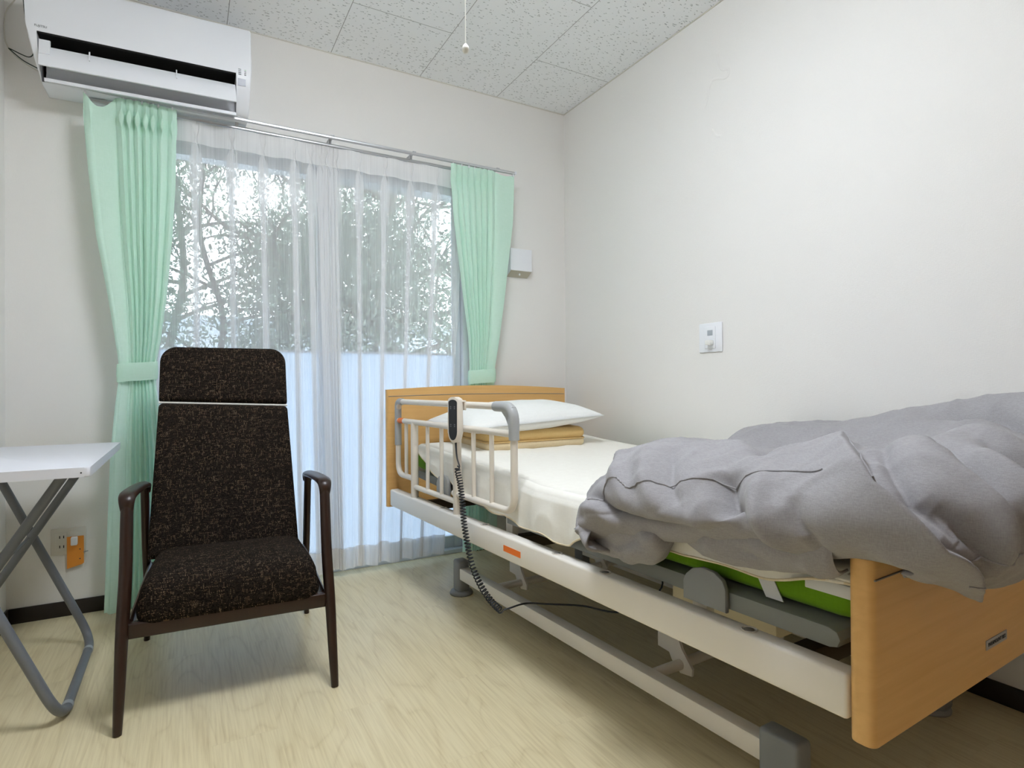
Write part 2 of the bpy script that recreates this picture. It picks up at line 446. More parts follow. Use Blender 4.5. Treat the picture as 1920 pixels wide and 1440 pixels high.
bm_box(bm, (XL, YR+.001, 0), (XL+.008, -.111, BH), .002)
struct(from_bm('baseboard_left', bm, 'baseboard'))
struct(box('trim_1', (-.004, -3.95, H-.004), (0, -.004, H), 'off_plastic'))
struct(box('trim_2', (-2.46, -.004, H-.004), (-.004, 0, H), 'off_plastic'))
# faint raised creases in the wallpaper, high on the right wall
cp = catmull([(-.0004, -1.096, 2.201), (-.0004, -1.117, 2.13), (-.0004, -1.154, 2.108), (-.0004, -1.143, 2.081), (-.0004, -1.07, 2.10), (-.0004, -1.042, 2.029), (-.0004, -1.027, 2.002)], 6)
bm = bmesh.new(); bm_tube(bm, cp, .006, 8, True, .0012, (0, 1, 0))
bm_tube(bm, catmull([(-.0004, -1.068, 1.90), (-.0004, -1.09, 1.868), (-.0004, -1.115, 1.857)], 6), .006, 8, True, .0012, (0, 1, 0))
tagit(from_bm('wallpaper_crease', bm, 'wall', bpy.data.objects['wall_right']), 'faint raised crease in the wallpaper')

# ------------------------------------------------------------------ window
win = bpy.data.objects.new('window_1', None); COL.objects.link(win); win['kind'] = 'structure'; win.location = (-1.33, .06, 0)
def wl(p): return (p[0]+1.33, p[1]-.06, p[2])
def wbox(bm, lo, hi, bev=.002): bm_box(bm, wl(lo), wl(hi), bev)
bm = bmesh.new()
wbox(bm, (WX0+.001, .01, .0), (WX0+.035, .118, WZ1-.001)); wbox(bm, (WX1-.035, .01, .0), (WX1-.001, .118, WZ1-.001))
wbox(bm, (WX0+.035, .01, WZ1-.035), (WX1-.035, .118, WZ1-.001)); wbox(bm, (WX0+.035, .01, .0), (WX1-.035, .118, .022))
from_bm('window_frame', bm, 'sash', win)
def sash(x0, x1, y):
    bm = bmesh.new(); z0, z1 = .024, WZ1-.037; wd = .04
    wbox(bm, (x0, y-.012, z0), (x0+wd, y+.012, z1)); wbox(bm, (x1-wd, y-.012, z0), (x1, y+.012, z1))
    wbox(bm, (x0+wd, y-.012, z0), (x1-wd, y+.012, z0+.06)); wbox(bm, (x0+wd, y-.012, z1-.03), (x1-wd, y+.012, z1))
    wbox(bm, (x0+wd, y-.010, 1.016), (x1-wd, y+.010, 1.026))
    o = from_bm('sash', bm, 'sash', win)
    g = box('clear_pane', wl((x0+wd-.004, y-.0015, 1.026)), wl((x1-wd+.004, y+.0015, z1-.03)), 'glass', o)
    g2 = box('frosted_pane', wl((x0+wd-.004, y-.0015, z0+.06)), wl((x1-wd+.004, y+.0015, 1.016)), 'frosted', o)
sash(WX0+.037, -1.308, .085); sash(-1.352, WX1-.037, .052)

# ------------------------------------------------------------------ outside
struct(box('ground_outside', (-7, .13, -.5), (6, 12, -.35), 'concrete'))
struct(box('trim_eave', (-4, .16, 2.12), (2, .95, 2.2), 'soffit'))
t = thing('garden_wall', 'pale block wall outside, low behind the trees', 'wall', (-.5, 4.2, -.35))
box('wall_panel', (-6, -.06, 0), (6, .06, 1.9), 'concrete', t); box('coping', (-6.02, -.09, 1.9), (6.02, .09, 1.97), 'concrete', t, .01)

def tree(name, base, trunk, rad, limbs, label, seed, nleaf, leafbox, fullness=.09):
    rnd = random.Random(seed)
    t = thing(name, label, 'tree', base)
    bm = bmesh.new(); tips = []
    B = Vector(base)
    def rel(p): return Vector(p)-B
    tp = catmull([rel(p) for p in trunk], 8)
    bm_tube(bm, tp, [rad*(1-.6*i/len(tp)) for i in range(len(tp))], 9)
    def grow(p, d, L, r, depth):
        pts = [p]; n = 5
        for i in range(n):
            d = (d + Vector((rnd.uniform(-.35, .35), rnd.uniform(-.3, .3), rnd.uniform(-.32, .3)))).normalized()
            pts.append(pts[-1]+d*L/n)
            if depth > 0 and rnd.random() < .75:
                d2 = (d + Vector((rnd.uniform(-1, 1), rnd.uniform(-.7, .7), rnd.uniform(-.6, .8)))).normalized()
                grow(pts[-1], d2, L*.62, r*.55, depth-1)
        bm_tube(bm, catmull(pts, 3), [r*(1-.7*i/(3*n)) for i in range(3*n+1)], 5)
        tips.extend(pts[2:])
    for (f, d, L) in limbs:
        i = int(f*(len(tp)-1)); grow(tp[i], Vector(d).normalized(), L, rad*.42, 2)
    from_bm('trunk', bm, 'bark', t, 60)
    vs = []; fs = []
    for q in range(nleaf):
        c = rnd.choice(tips) + Vector([rnd.gauss(0, fullness) for _ in range(3)])
        if not (leafbox[0] < c.z + B.z < leafbox[1]) or c.y + B.y < .4: continue
        a = Vector([rnd.gauss(0, 1) for _ in range(3)]).normalized(); b = a.orthogonal().normalized()
        L = rnd.uniform(.014, .030); Wd = L*.42; i = len(vs)
        vs += [c-a*L, c+b*Wd, c+a*L, c-b*Wd+a.cross(b)*L*.2]; fs.append((i, i+1, i+2, i+3))
    mesh('foliage', vs, fs, 'leaf', t, False)
tree('garden_tree', (-.35, 2.1, -.36), [(-.35, 2.1, -.36), (-.42, 2.1, .5), (-.25, 2.05, .95), (-.45, 2.0, 1.25), (-.62, 2.0, 1.6), (-.5, 2.0, 2.1), (-.3, 2.0, 2.9)], .085,
     [(.38, (1, 0, .6), 1.1), (.5, (-1, .1, .8), .9), (.55, (.9, 0, .9), 1.2), (.62, (-.9, -.1, .7), 1.0), (.7, (1, 0, .5), 1.3), (.75, (-.3, .2, 1), 1.1), (.85, (.6, 0, .8), 1.1), (.9, (-.8, 0, .5), 1.2), (.3, (-.6, 0, .9), .8)],
     'gnarled bare-branched tree with curving trunk outside the right half of the window', 5, 5200, (1.0, 3.6), .055)
tree('garden_tree', (-1.75, 1.9, -.36), [(-1.75, 1.9, -.36), (-1.8, 1.9, .6), (-1.65, 1.9, 1.3), (-1.8, 1.9, 2.0), (-1.7, 1.9, 2.9)], .03,
     [(.4, (1, 0, .5), 1.0), (.42, (-1, 0, .6), .9), (.52, (.8, -.1, .6), 1.1), (.6, (-.9, 0, .5), 1.0), (.68, (1, 0, .3), 1.2), (.76, (-.7, 0, .7), 1.0), (.85, (.7, .1, .6), 1.1), (.9, (-.9, 0, .2), 1.2)],
     'leafy evergreen shrub tree filling the left half of the window view', 11, 85000, (.95, 3.4), .19)
tree('garden_tree', (.9, 2.9, -.36), [(.9, 2.9, -.36), (.85, 2.9, .8), (1.0, 2.9, 1.8), (.9, 2.9, 3.0)], .07,
     [(.35, (-1, 0, .6), 1.3), (.5, (-1, 0, .4), 1.4), (.6, (-.8, 0, .8), 1.3), (.7, (-1, 0, .2), 1.4), (.55, (1, 0, .6), 1.2), (.85, (-1, 0, .5), 1.3)],
     'farther dark tree outside, behind the right edge of the window', 23, 5500, (1.0, 3.8), .08)
tree('garden_tree', (-2.0, 3.6, -.36), [(-2.0, 3.6, -.36), (-2.05, 3.6, 1.0), (-1.9, 3.6, 2.0), (-2.05, 3.6, 3.4)], .05,
     [(.5, (1, 0, .4), 1.2), (.5, (-1, 0, .5), 1.3), (.62, (.9, 0, .5), 1.3), (.66, (-1, 0, .3), 1.4), (.75, (1, 0, .4), 1.2), (.8, (-.9, 0, .5), 1.3), (.9, (.7, 0, .6), 1.2), (.92, (-.8, 0, .3), 1.4)],
     'farther evergreen outside, behind the middle and upper left of the window', 31, 20000, (1.3, 4.2), .14)

# ------------------------------------------------------------------ ceiling lamp and its pull cord
LX, LY = -1.375, -1.68
lampt = thing('ceiling_light', 'round white ceiling light overhead, mirrored faintly in the window glass', 'ceiling light', (LX, LY, H))
lathe('lamp_base', [(.10, 0), (.105, -.012), (.105, -.07), (.10, -.074)], 'white_plastic', lampt, 48)
lathe('lamp_shade', [(.11, -.068), (.20, -.072), (.255, -.084), (.278, -.104), (.27, -.128), (.24, -.148), (.18, -.163), (.1, -.172), (.005, -.175)], 'lamp', lampt, 48)
def cord_at(z): return (-1.386+.0, -1.664, z)
pc = thing('pull_cord', 'thin white pull cord with a small bead hanging from the ceiling light', 'pull cord', (-1.386, -1.664, 1.546))
tube('cord', [(0, 0, .01), (0, 0, .3), (0, 0, .682)], .0013, 'white_bead', pc, 6)
lathe('bead', [(.0005, -.009), (.004, -.0085), (.0068, -.004), (.0072, 0), (.0066, .004), (.004, .008), (.0018, .0105), (.0008, .011)], 'white_bead', pc, 20)

# ------------------------------------------------------------------ air conditioner
AX0, AX1 = -2.368, -1.652
ac = thing('air_conditioner', 'white wall-mounted air conditioner above the left curtain, flaps open', 'air conditioner', ((AX0+AX1)/2, 0, 2.1))
ac.rotation_euler = (0, -.022, 0)
ax = lambda x: x-(AX0+AX1)/2
zz = lambda z: z-2.1
prof = [(-.002, 2.285), (-.185, 2.285), (-.2, 2.28), (-.208, 2.265), (-.211, 2.12), (-.206, 2.07), (-.192, 2.02), (-.168, 1.975), (-.145, 1.955), (-.12, 1.948), (-.002, 1.955)]
P = [(y, zz(z)) for y, z in prof]
OX0, OX1 = AX0+.035, AX1-.058
for xa, xb, k_sh in ((OX1, AX1, -.07), (OX0, AX0, .19)):
    bm = bmesh.new(); bm_prism(bm, P, 0, ax(xa), ax(xb), 0)
    for v in bm.verts:
        if abs(v.co.x-ax(xb)) < 1e-6: v.co.x += k_sh*max(0, zz(2.13)-v.co.z)
    bmesh.ops.recalc_face_normals(bm, faces=bm.faces)
    bmesh.ops.bevel(bm, geom=[e for e in bm.edges if abs(e.verts[0].co.x-ax(xb)) < .05 and abs(e.verts[1].co.x-ax(xb)) < .05 and max(abs(e.verts[0].co.x-ax(xb)), abs(e.verts[1].co.x-ax(xb))) < abs(xa-xb)-.001 and e.calc_face_angle(0) > 1.0], offset=.006, segments=3, affect='EDGES', profile=.5)
    from_bm('end_panel', bm, 'white_plastic', ac, 35)
top = [(-.002, 2.285), (-.185, 2.285), (-.2, 2.28), (-.208, 2.265), (-.2108, 2.12), (-.209, 2.096), (-.19, 2.10), (-.10, 2.09), (-.07, 2.03), (-.065, 1.985), (-.11, 1.958), (-.138, 1.953), (-.12, 1.948), (-.002, 1.955)]
prism('front_cover', [(y, zz(z)) for y, z in top], 0, ax(OX0)-.001, ax(OX1)+.001, 'white_plastic', ac, 0)
box('outlet_slot', (ax(OX0), -.098, zz(1.985)), (ax(OX1), -.064, zz(2.088)), 'dark_slot', ac)
prism('outlet_roof', [(-.2085, zz(2.0955)), (-.19, zz(2.0995)), (-.10, zz(2.0895)), (-.10, zz(2.082)), (-.19, zz(2.092)), (-.206, zz(2.091))], 0, ax(OX0)+.001, ax(OX1)-.001, 'dark_slot', ac)
def slat(name, pts, x0, x1, th, mt='white_plastic'):
    q = [Vector((0, y, zz(z))) for y, z in pts]; n = len(q); out = []
    for i, p in enumerate(q):
        tg = (q[min(n-1, i+1)]-q[max(0, i-1)]).normalized(); nn = Vector((0, -tg.z, tg.y))*th/2; out.append((p+nn, p-nn))
    poly = [(a.y, a.z) for a, b in out] + [(b.y, b.z) for a, b in reversed(out)]
    return prism(name, poly, 0, ax(x0), ax(x1), mt, ac)
f1 = slat('upper_flap', [(-.186, 2.056), (-.204, 2.03), (-.217, 2.0), (-.223, 1.974)], OX0+.004, OX1-.003, .005)
slat('lower_flap', [(-.125, 2.02), (-.128, 1.985), (-.142, 1.962), (-.168, 1.947), (-.179, 1.946)], OX0+.012, OX1-.002, .011)
for x in (OX0+.145, OX0+.415):
    o = prism('flap_arm', [(-.196, zz(2.066)), (-.204, zz(2.06)), (-.214, zz(2.026)), (-.2, zz(2.024))], 0, ax(x), ax(x)+.004, 'white_plastic', ac)
prism('flap_hinge', [(-.186, zz(2.078)), (-.2, zz(2.074)), (-.214, zz(2.02)), (-.2, zz(2.01))], 0, ax(OX0)+.004, ax(OX0)+.035, 'white_plastic', ac)
for i in range(14):
    x = OX0+.02+i*(OX1-OX0-.04)/13
    box('vane', (ax(x), -.125, zz(2.0)), (ax(x)+.0015, -.099, zz(2.075)), 'dark_slot', ac)
zc = zz(2.125)
text_mesh('maker_logo', 'FUJITSU', .01, Matrix.Translation((ax(AX0+.047), -.2113, zz(2.113))) @ Matrix.Rotation(PI/2, 4, 'X'), 'grey_print', ac, .0002, .034)
pn = prism('display_panel', [(-.2065, zz(2.078)), (-.2075, zz(2.078)), (-.2030, zz(2.052)), (-.2020, zz(2.052))], 0, ax(OX1)+.006, ax(OX1)+.034, 'sensor', ac)
for i in range(4):
    for j2 in range(2):
        box('indicator_mark', (ax(OX1)+.008+.022*j2, -.2117, zz(2.112-.0065*i)), (ax(OX1)+.018+.018*j2, -.205, zz(2.1135-.0065*i)), 'grey_print' if (i or not j2) else 'green_led', ac)

t = thing('cable', 'thin dark green wire looping beside the left end of the air conditioner', 'wire', (-2.4, -.03, 2.08))
tube('wire', catmull([Vector(p)-Vector((-2.4, -.03, 2.08)) for p in [(-2.402, -.03, 2.33), (-2.401, -.03, 2.277), (-2.395, -.03, 2.21), (-2.383, -.03, 2.161), (-2.371, -.03, 2.113), (-2.374, -.03, 2.085), (-2.386, -.03, 2.072), (-2.408, -.03, 2.076), (-2.439, -.028, 2.088), (-2.441, -.026, 2.087), (-2.408, -.026, 2.06), (-2.38, -.026, 2.046), (-2.33, -.02, 2.03)]], 8), .0019, 'wire', t, 6)
t = thing('cable', 'thin off-white cable curving down the wall left of the air conditioner', 'wire', (-2.44, -.02, 2.15))
tube('wire', catmull([Vector(p)-Vector((-2.44, -.02, 2.15)) for p in [(-2.40, -.02, 2.33), (-2.43, -.02, 2.27), (-2.45, -.02, 2.231), (-2.457, -.02, 2.19), (-2.457, -.02, 2.141), (-2.452, -.02, 2.109), (-2.436, -.02, 2.08), (-2.40, -.02, 2.05), (-2.34, -.02, 2.02)]], 8), .0022, 'off_plastic', t, 8)

# ------------------------------------------------------------------ curtain rail
cr = thing('curtain_rail', 'double silver curtain rail on brackets above the window', 'curtain rail', (-1.31, 0, 1.95))
def crl(p): return (p[0]+1.31, p[1], p[2]-1.95)
def rail(y, z, x0, x1, name):
    bm = bmesh.new()
    bm_prism(bm, [(y-.007, z-1.95+.006), (y-.0085, z-1.95), (y-.007, z-1.95-.005), (y+.007, z-1.95-.005), (y+.0085, z-1.95), (y+.007, z-1.95+.006)], 0, x0+1.31, x1+1.31)
    return from_bm(name, bm, 'alu', cr)
rail(-.13, 1.953, -2.218, -.402, 'front_track'); rail(-.08, 1.937, -2.20, -.43, 'rear_track')
for x in (-2.15, -1.70, -1.322, -.945, -.5):
    bm = bmesh.new(); bm_box(bm, crl((x-.009, -.0, 1.945)), crl((x+.009, -.004, 1.975))); bm_box(bm, crl((x-.008, -.14, 1.959)), crl((x+.008, 0, 1.963)), .001)
    bm_box(bm, crl((x-.006, -.088, 1.943)), crl((x+.006, -.072, 1.96))); from_bm('bracket', bm, 'alu', cr)
for x in (-2.22, -.398):
    box('end_cap', crl((x-.004, -.142, 1.945)), crl((x+.004, -.118, 1.962)), 'white_plastic', cr, .001)
for i, x in enumerate([-2.207, -2.09, -2.066, -2.05, -2.03, -2.011, -1.994, -1.977, -1.93, -.745, -.70, -.66, -.63, -.60, -.575, -.55, -.41]):
    box('runner', crl((x-.003, -.134, 1.936)), crl((x+.003, -.126, 1.948)), 'white_plastic', cr, .001)

# ------------------------------------------------------------------ curtains
def folded(name, label, edges, pleat_tab, yc_tab, amp_tab, ztop, zbot, seed, tie_z, tie_label, cx, nfold, sagfn=None, flare=1.):
    """heavy curtain: edges = [(z, xleft, xright)] top to bottom"""
    root = thing(name, label, 'curtain', (cx, -.14, 0))
    E_ = sorted([(z, a, b) for z, a, b in edges]); rnd = random.Random(seed)
    ph = [rnd.uniform(-.35, .35) for _ in range(nfold*2+2)]; am = [rnd.uniform(.7, 1.15) for _ in range(nfold*2+2)]
    nu, nv = 560, 110; vs = []
    for i in range(nv):
        v = i/(nv-1)
        for j in range(nu):
            u_ = j/(nu-1)
            zt = ztop + (sagfn(u_) if sagfn else 0)
            z = zt*(1-v) + zbot*v
            xl, xr = interp(E_, z)
            # fold coordinate remapped by the pleat table
            w_ = float(np.interp(u_, [p[0] for p in pleat_tab], [p[1] for p in pleat_tab]))
            k_ = w_*nfold; ki = int(k_)
            a_ = am[ki]*(1-(k_-ki)) + am[ki+1]*(k_-ki)
            wob = .16*math.sin(1.9*z+ki*2.1)*(1-abs(z-tie_z)*.2)
            kk = k_ + wob*.35; ph1 = kk-math.floor(kk); bump_ = abs(math.sin(PI*kk))**.55; ang = 2*PI*kk
            A = interp(amp_tab, z)[0]*a_
            yc = interp(yc_tab, z)[0]
            flat = float(np.interp(u_, [p[0] for p in pleat_tab], [p[2] for p in pleat_tab]))
            y = yc + A*flat*(1.0-1.9*bump_) + .004*math.sin(9*u_+3*z)
            x = xl + (xr-xl)*u_ + .22*A*flat*math.sin(2*PI*ph1)*min(1, (xr-xl)/.3)
            # pinched heading just under the tape
            hd = math.exp(-((zt-z-.075)/.035)**2)
            y += hd*flat*.010*(1-bump_*1.6); x += hd*flat*.011*math.sin(2*PI*ph1)
            vs.append((x-cx, y+.14, z + .004*math.sin(ang)*v))
    o = mesh('cloth', vs, grid_faces(nv, nu), 'green_curtain', root)
    # heading tape
    vs = []
    # tie-back band
    xl, xr = interp(E_, tie_z); yc = interp(yc_tab, tie_z)[0]; A = interp(amp_tab, tie_z)[0]
    cxm, hw = (xl+xr)/2, (xr-xl)/2+.004; vs = []; ns = 48; tilt = .0
    for k2 in range(6):
        zt = tie_z - .034 + .068*k2/5
        for j in range(ns+1):
            a = 2*PI*j/ns; bulge = .002*math.sin(PI*k2/5)
            cxs = math.copysign(abs(math.cos(a))**.75, math.cos(a)); sns = math.copysign(abs(math.sin(a))**.75, math.sin(a))
            vs.append((cxm + cxs*(hw+bulge) - cx, yc+.14 + sns*(A*1.5+.008+bulge), zt + .006*math.cos(a)))
    tagit(mesh('tie_back', vs, grid_faces(6, ns+1), 'green_curtain', root), tie_label)
    return root
folded('window_curtain', 'full-length mint green curtain tied back at the left, behind the brown armchair',
       [(1.95, -2.212, -1.916), (1.85, -2.212, -1.918), (1.65, -2.198, -1.921), (1.42, -2.175, -1.934), (1.2, -2.14, -1.953), (1.04, -2.118, -1.972), (.96, -2.108, -1.985), (.88, -2.108, -1.988), (.78, -2.12, -1.978), (.6, -2.135, -1.962), (.4, -2.142, -1.955), (.04, -2.155, -1.96)],
       [(0, 0, .8), (.10, .09, .5), (.33, .125, .8), (.38, .17, 1.2), (.82, .80, 1.2), (.9, .875, 1), (1, 1, 1)],
       [(0, -.15), (.92, -.15), (1.9, -.132)], [(0, .014), (.7, .012), (.88, .008), (.96, .008), (1.2, .011), (1.6, .012), (1.86, .009), (1.95, .006)],
       1.943, .03, 3, .918, 'mint band around the curtain', -2.06, 8,
       lambda u_: -.045*math.sin(PI*min(1, u_/.33))**1.0 if u_ < .33 else 0)
folded('window_curtain', 'mint green curtain tied back at the right, hanging behind the bed headboard',
       [(1.95, -.757, -.402), (1.85, -.755, -.403), (1.70, -.744, -.408), (1.49, -.718, -.434), (1.3, -.693, -.458), (1.1, -.664, -.488), (.95, -.652, -.511), (.86, -.655, -.512), (.7, -.67, -.50), (.4, -.685, -.50), (.04, -.69, -.50)],
       [(0, 0, .8), (.62, .82, 1), (.68, .88, .5), (.8, .93, .25), (1, 1, .35)],
       [(0, -.098), (.86, -.100), (1.1, -.118), (1.9, -.132)], [(0, .014), (.7, .012), (.86, .008), (.95, .008), (1.2, .013), (1.6, .014), (1.86, .010), (1.95, .007)],
       1.943, .03, 8, .905, 'mint band around the curtain', -.58, 8,
       lambda u_: -.012*math.sin(PI*min(1, max(0, (u_-.65)/.35))))

def sheer_panel(label, x0, x1, pleats, x0b, x1b, gather, seed, zb, cx):
    """voile panel: pleats = x of each pinch pleat (triple fold running down the cloth)"""
    root = thing('sheer_curtain', label, 'curtain', (cx, -.08, 0))
    rnd = random.Random(seed); ztop = 1.93
    # path across the top: list of (x, dy, layer) with z-folds at each pleat
    path = []; xs = sorted(pleats); cur = x0
    pw = .012
    for px in xs + [None]:
        end = (px - pw) if px is not None else x1
        n = max(2, int((end-cur)/.006)); ph = rnd.uniform(0, 6)
        for i in range(n):
            f = i/n; x = cur + (end-cur)*f
            path.append((x, .012*math.sin(PI*f)*math.sin(ph+f*5), 0, len(path)))
        if px is None: path.append((x1, 0, 0, 0)); break
        # zig-zag of three layers
        for (dx, dy) in ((0, 0), (.5, -.006), (1, -.010), (1.15, -.006), (.8, -.002), (.4, .003), (0, .007), (-.1, .009), (.3, .012), (.8, .014), (1.4, .012), (1.6, .009), (1.1, .012), (.5, .016), (.3, .018), (.8, .02), (1.4, .016), (1.8, .006), (2, 0)):
            path.append((px - pw + dx*pw, dy*.30, 1, 0))
        cur = px + pw
    nv = 70; nu = len(path); seeds = [rnd.uniform(0, 6) for _ in range(4)]
    def P(j, z):
        x, dy, pl_, _ = path[j]; v = (ztop-z)/(ztop-zb)
        f = (x-x0)/(x1-x0); xb = x0b + (x1b-x0b)*f
        X = x*(1-v) + xb*v
        # pleats open a little below the heading
        hd = math.exp(-((ztop-z-.07)/.03)**2); spread = 1.15 + .75*math.exp(-((ztop-z-.2)/.10)**2) - .95*hd
        if pl_:
            # nearest pleat centre
            pc_ = min(xs, key=lambda q: abs(q-x)); X += (x-pc_)*(spread-1)
        wav = .010*v*math.sin(f*41+seeds[0]) + .006*math.sin(f*23+seeds[1]+z*1.2)
        return (X + .003*v*math.sin(f*60+z*2), dy*(1 if pl_ else (.4+1.2*v)) + wav - gather*.0, z + .006*math.sin(f*30+seeds[2])*v)
    def strip(name, za, zb_, n, mt, off=0.):
        vs = []
        for i in range(n):
            z = za + (zb_-za)*i/(n-1)
            for j in range(nu):
                p = P(j, z); vs.append((p[0]-cx, p[1]-off, p[2]))
        return mesh(name, vs, grid_faces(n, nu), mt, root, False)
    strip('voile', ztop-.088, zb+.095, nv, 'sheer'); strip('heading_band', ztop, ztop-.088, 16, 'sheer_dense'); strip('bottom_hem', zb+.095, zb, 10, 'sheer_dense')
    return root
sheer_panel('white sheer voile panel covering the left half of the window', -2.03, -1.335, [-1.85, -1.718, -1.599, -1.475, -1.404, -1.362, -1.346], -2.03, -1.30, 0, 2, .03, -1.68)
sheer_panel('white sheer voile panel covering the right half of the window', -1.345, -.655, [-1.33, -1.312, -1.296, -1.192, -1.069, -.938, -.807], -1.31, -.785, 0, 6, .036, -1.0)

# ------------------------------------------------------------------ wall fittings
t = thing('wall_outlet', 'beige double outlet plate low on the wall behind the folding table', 'outlet', (-2.278, -.001, .281))
box('plate', (-.054, -.006, -.05), (.054, 0, .05), 'off_plastic', t, .003)
box('socket_module', (-.04, -.0085, -.036), (-.004, -.005, .036), 'off_plastic', t, .001)
box('socket_module', (.004, -.0085, -.036), (.04, -.005, .036), 'off_plastic', t, .001)
for z in (.018, -.018):
    for x in (-.026, -.014): box('slot', (x-.0014, -.0092, z-.005), (x+.0014, -.008, z+.005), 'dark_slot', t)
t = thing('outlet_tag', 'orange card tag hooked on a white plug below the left outlet', 'tag', (-2.256, -.012, .29))
bm = bmesh.new(); bm_prism(bm, [(-.026, .008), (.026, .008), (.026, -.095), (.02, -.1), (-.026, -.112)], 1, -.002, 0); from_bm('card', bm, 'orange_tag', t)
box('plug', (-.012, -.024, -.022), (.008, -.001, .008), 'white_plastic', t, .003)
for z in (-.042, -.078): box('hole_mark', (.012, -.0027, z-.002), (.016, -.0018, z+.002), 'black_mark', t)
tube('pin', [(.024, -.001, -.055), (.04, -.01, -.05)], .0012, 'table_leg', t, 6)
t = thing('wall_outlet', 'white outlet plate with a plug on the right wall above the bed', 'outlet', (-.001, -1.056, 1.048))
box('plate', (-.006, -.06, -.06), (0, .06, .06), 'white_plastic', t, .003)
box('inner_frame', (-.009, -.028, -.045), (-.005, .028, .045), 'white_plastic', t, .001)
box('plug', (-.034, -.02, -.032), (-.008, .004, -.012), 'white_bead', t, .003)
box('socket_face', (-.0105, -.015, .008), (-.0088, .012, .03), 'clear_tape', t, .001)
t = thing('wall_box', 'small white wall-mounted box beside the right green curtain', 'box', (-.318, -.001, 1.53))
prism('housing', [(0, .058), (-.052, .058), (-.052, -.058), (0, -.086)], 0, -.066, .066, 'white_plastic', t, .002)
slab('underside', [(-.063, -.051, -.0595), (.063, -.051, -.0595), (.063, -.002, -.0859), (-.063, -.002, -.0859)], .001, (0, -.4, -.9), 'beige_plastic', t)
lathe('knob', [(.004, -.080), (.005, -.078), (.005, -.070)], 'white_bead', t, 12, (0, -.030, 0))

# ------------------------------------------------------------------ bed (local frame: x to the wall, -y to the foot)
BA = .052
BO = (-1.1, -.187, 0)
bed = thing('care_bed', 'electric care bed with beech end boards, ivory frame and grey platform against the right wall', 'bed', BO, BA)
def arch_board(name, y0, y1, zb, zc, rise, mt, parent, w=1.0):
    top = [(w*i/24, zc + rise*math.sin(PI*i/24)) for i in range(25)]
    poly = [(0.0, zb)] + top + [(w, zb)]
    bm = bmesh.new()
    lo = [bm.verts.new((x, y0, z)) for x, z in poly]; hi = [bm.verts.new((x, y1, z)) for x, z in poly]
    bm.faces.new(lo); bm.faces.new(hi[::-1]); n = len(poly)
    for i in range(n): bm.faces.new((lo[i], hi[i], hi[(i+1) % n], lo[(i+1) % n]))
    es = [e for e in bm.edges if (abs(e.verts[0].co.x) < .001 and abs(e.verts[1].co.x) < .001 and abs(e.verts[0].co.y-e.verts[1].co.y) < .001)]
    bmesh.ops.bevel(bm, geom=es, offset=(abs(y1-y0))*.35, segments=4, affect='EDGES', profile=.5)
    return from_bm(name, bm, mt, parent, 30)
hb = arch_board('headboard', 0, .030, .315, .842, .018, 'bedwood', bed)
fb = arch_board('footboard', -2.065, -2.027, .302, .585, .012, 'bedwood', bed)
def inlay(y, parent, zc, rise, r=.0016):
    tube('inlay_line', [(.006+.988*i/24, y, zc + rise*math.sin(PI*i/24)) for i in range(25)], r, 'line_grey', parent, 6)
inlay(-.0005, hb, .812, .006); inlay(-2.0655, fb, .555, .004); inlay(-2.0265, fb, .555, .004)
box('maker_plate', (.405, -2.0665, .352), (.502, -2.0645, .370), 'label_plate', fb, .0006)
text_mesh('plate_text', 'PARAMOUNT BED', .01, Matrix.Translation((.4535, -2.0669, .361)) @ Matrix.Rotation(PI/2, 4, 'X'), 'black_mark', fb, .0002, .082)
# edges of the end boards: lighter solid lipping on the chair side
# side rails with sockets
def side_rail(x0, x1, name):
    bm = bmesh.new(); bm_box(bm, (x0, -2.026, .327), (x1, -.03, .4), .007, 3); o = from_bm(name, bm, 'white_metal', bed, 40)
    for y in (-.53, -.85, -1.246, -1.44, -1.838):
        xc = (x0+x1)/2
        lathe('socket_ring', [(.0145, 0), (.0155, .0015), (.0125, .002), (.0115, 0)], 'rail_plastic', o, 20, (xc, y, .4))
        lathe('socket_hole', [(.009, 0), (.0092, .0012), (.001, .0012)], 'line_grey', o, 20, (xc, y, .4))
    return o
sr = side_rail(0, .04, 'side_rail'); side_rail(.96, 1.0, 'side_rail')
box('warning_label', (-.0012, -1.094, .353), (.0002, -1.000, .371), 'orange_label', sr)
# lower base
for x0 in (.162, .80):
    box('base_bar', (x0, -1.78, .066), (x0+.04, -.36, .112), 'white_metal', bed, .003)
for x0 in (.158, .796):
    for y in (-.36, -1.80):
        f = box('foot_post', (x0, y-.03 if y > -1 else y-.045, .012), (x0+.05, y+.03 if y > -1 else y+.045, .14), 'foot', bed, .01, 3)
        lathe('foot_pad', [(.03, 0), (.047, 0), (.048, .006), (.044, .014), (.03, .017)], 'foot', f, 28, (x0+.025, y, 0))
# lifting arms and their tubes
for y, s in ((-1.39, 1), (-.60, 1)):
    tube('lift_tube', [(.19, y-.03, .098), (.84, y-.03, .098)], .014, 'white_metal', bed, 12)
    for x in (.30, .70):
        a = [(y+.05, .25), (y+.045, .262), (y+.01, .265), (y-.005, .25), (y-.012, .19), (y-.035, .14), (y-.072, .10), (y-.07, .08), (y-.03, .074), (y, .10), (y+.008, .118), (y+.05, .12)]
        o = prism('lift_arm', a, 0, x, x+.008, 'white_metal', bed, .001)
        tube('pivot_bolt', [(x-.002, y+.022, .205), (x+.012, y+.022, .205)], .006, 'inner', o, 10)
    tube('lift_strut', [(.5, y, .13), (.5, y+.25, .30)], .016, 'motor', bed, 10)
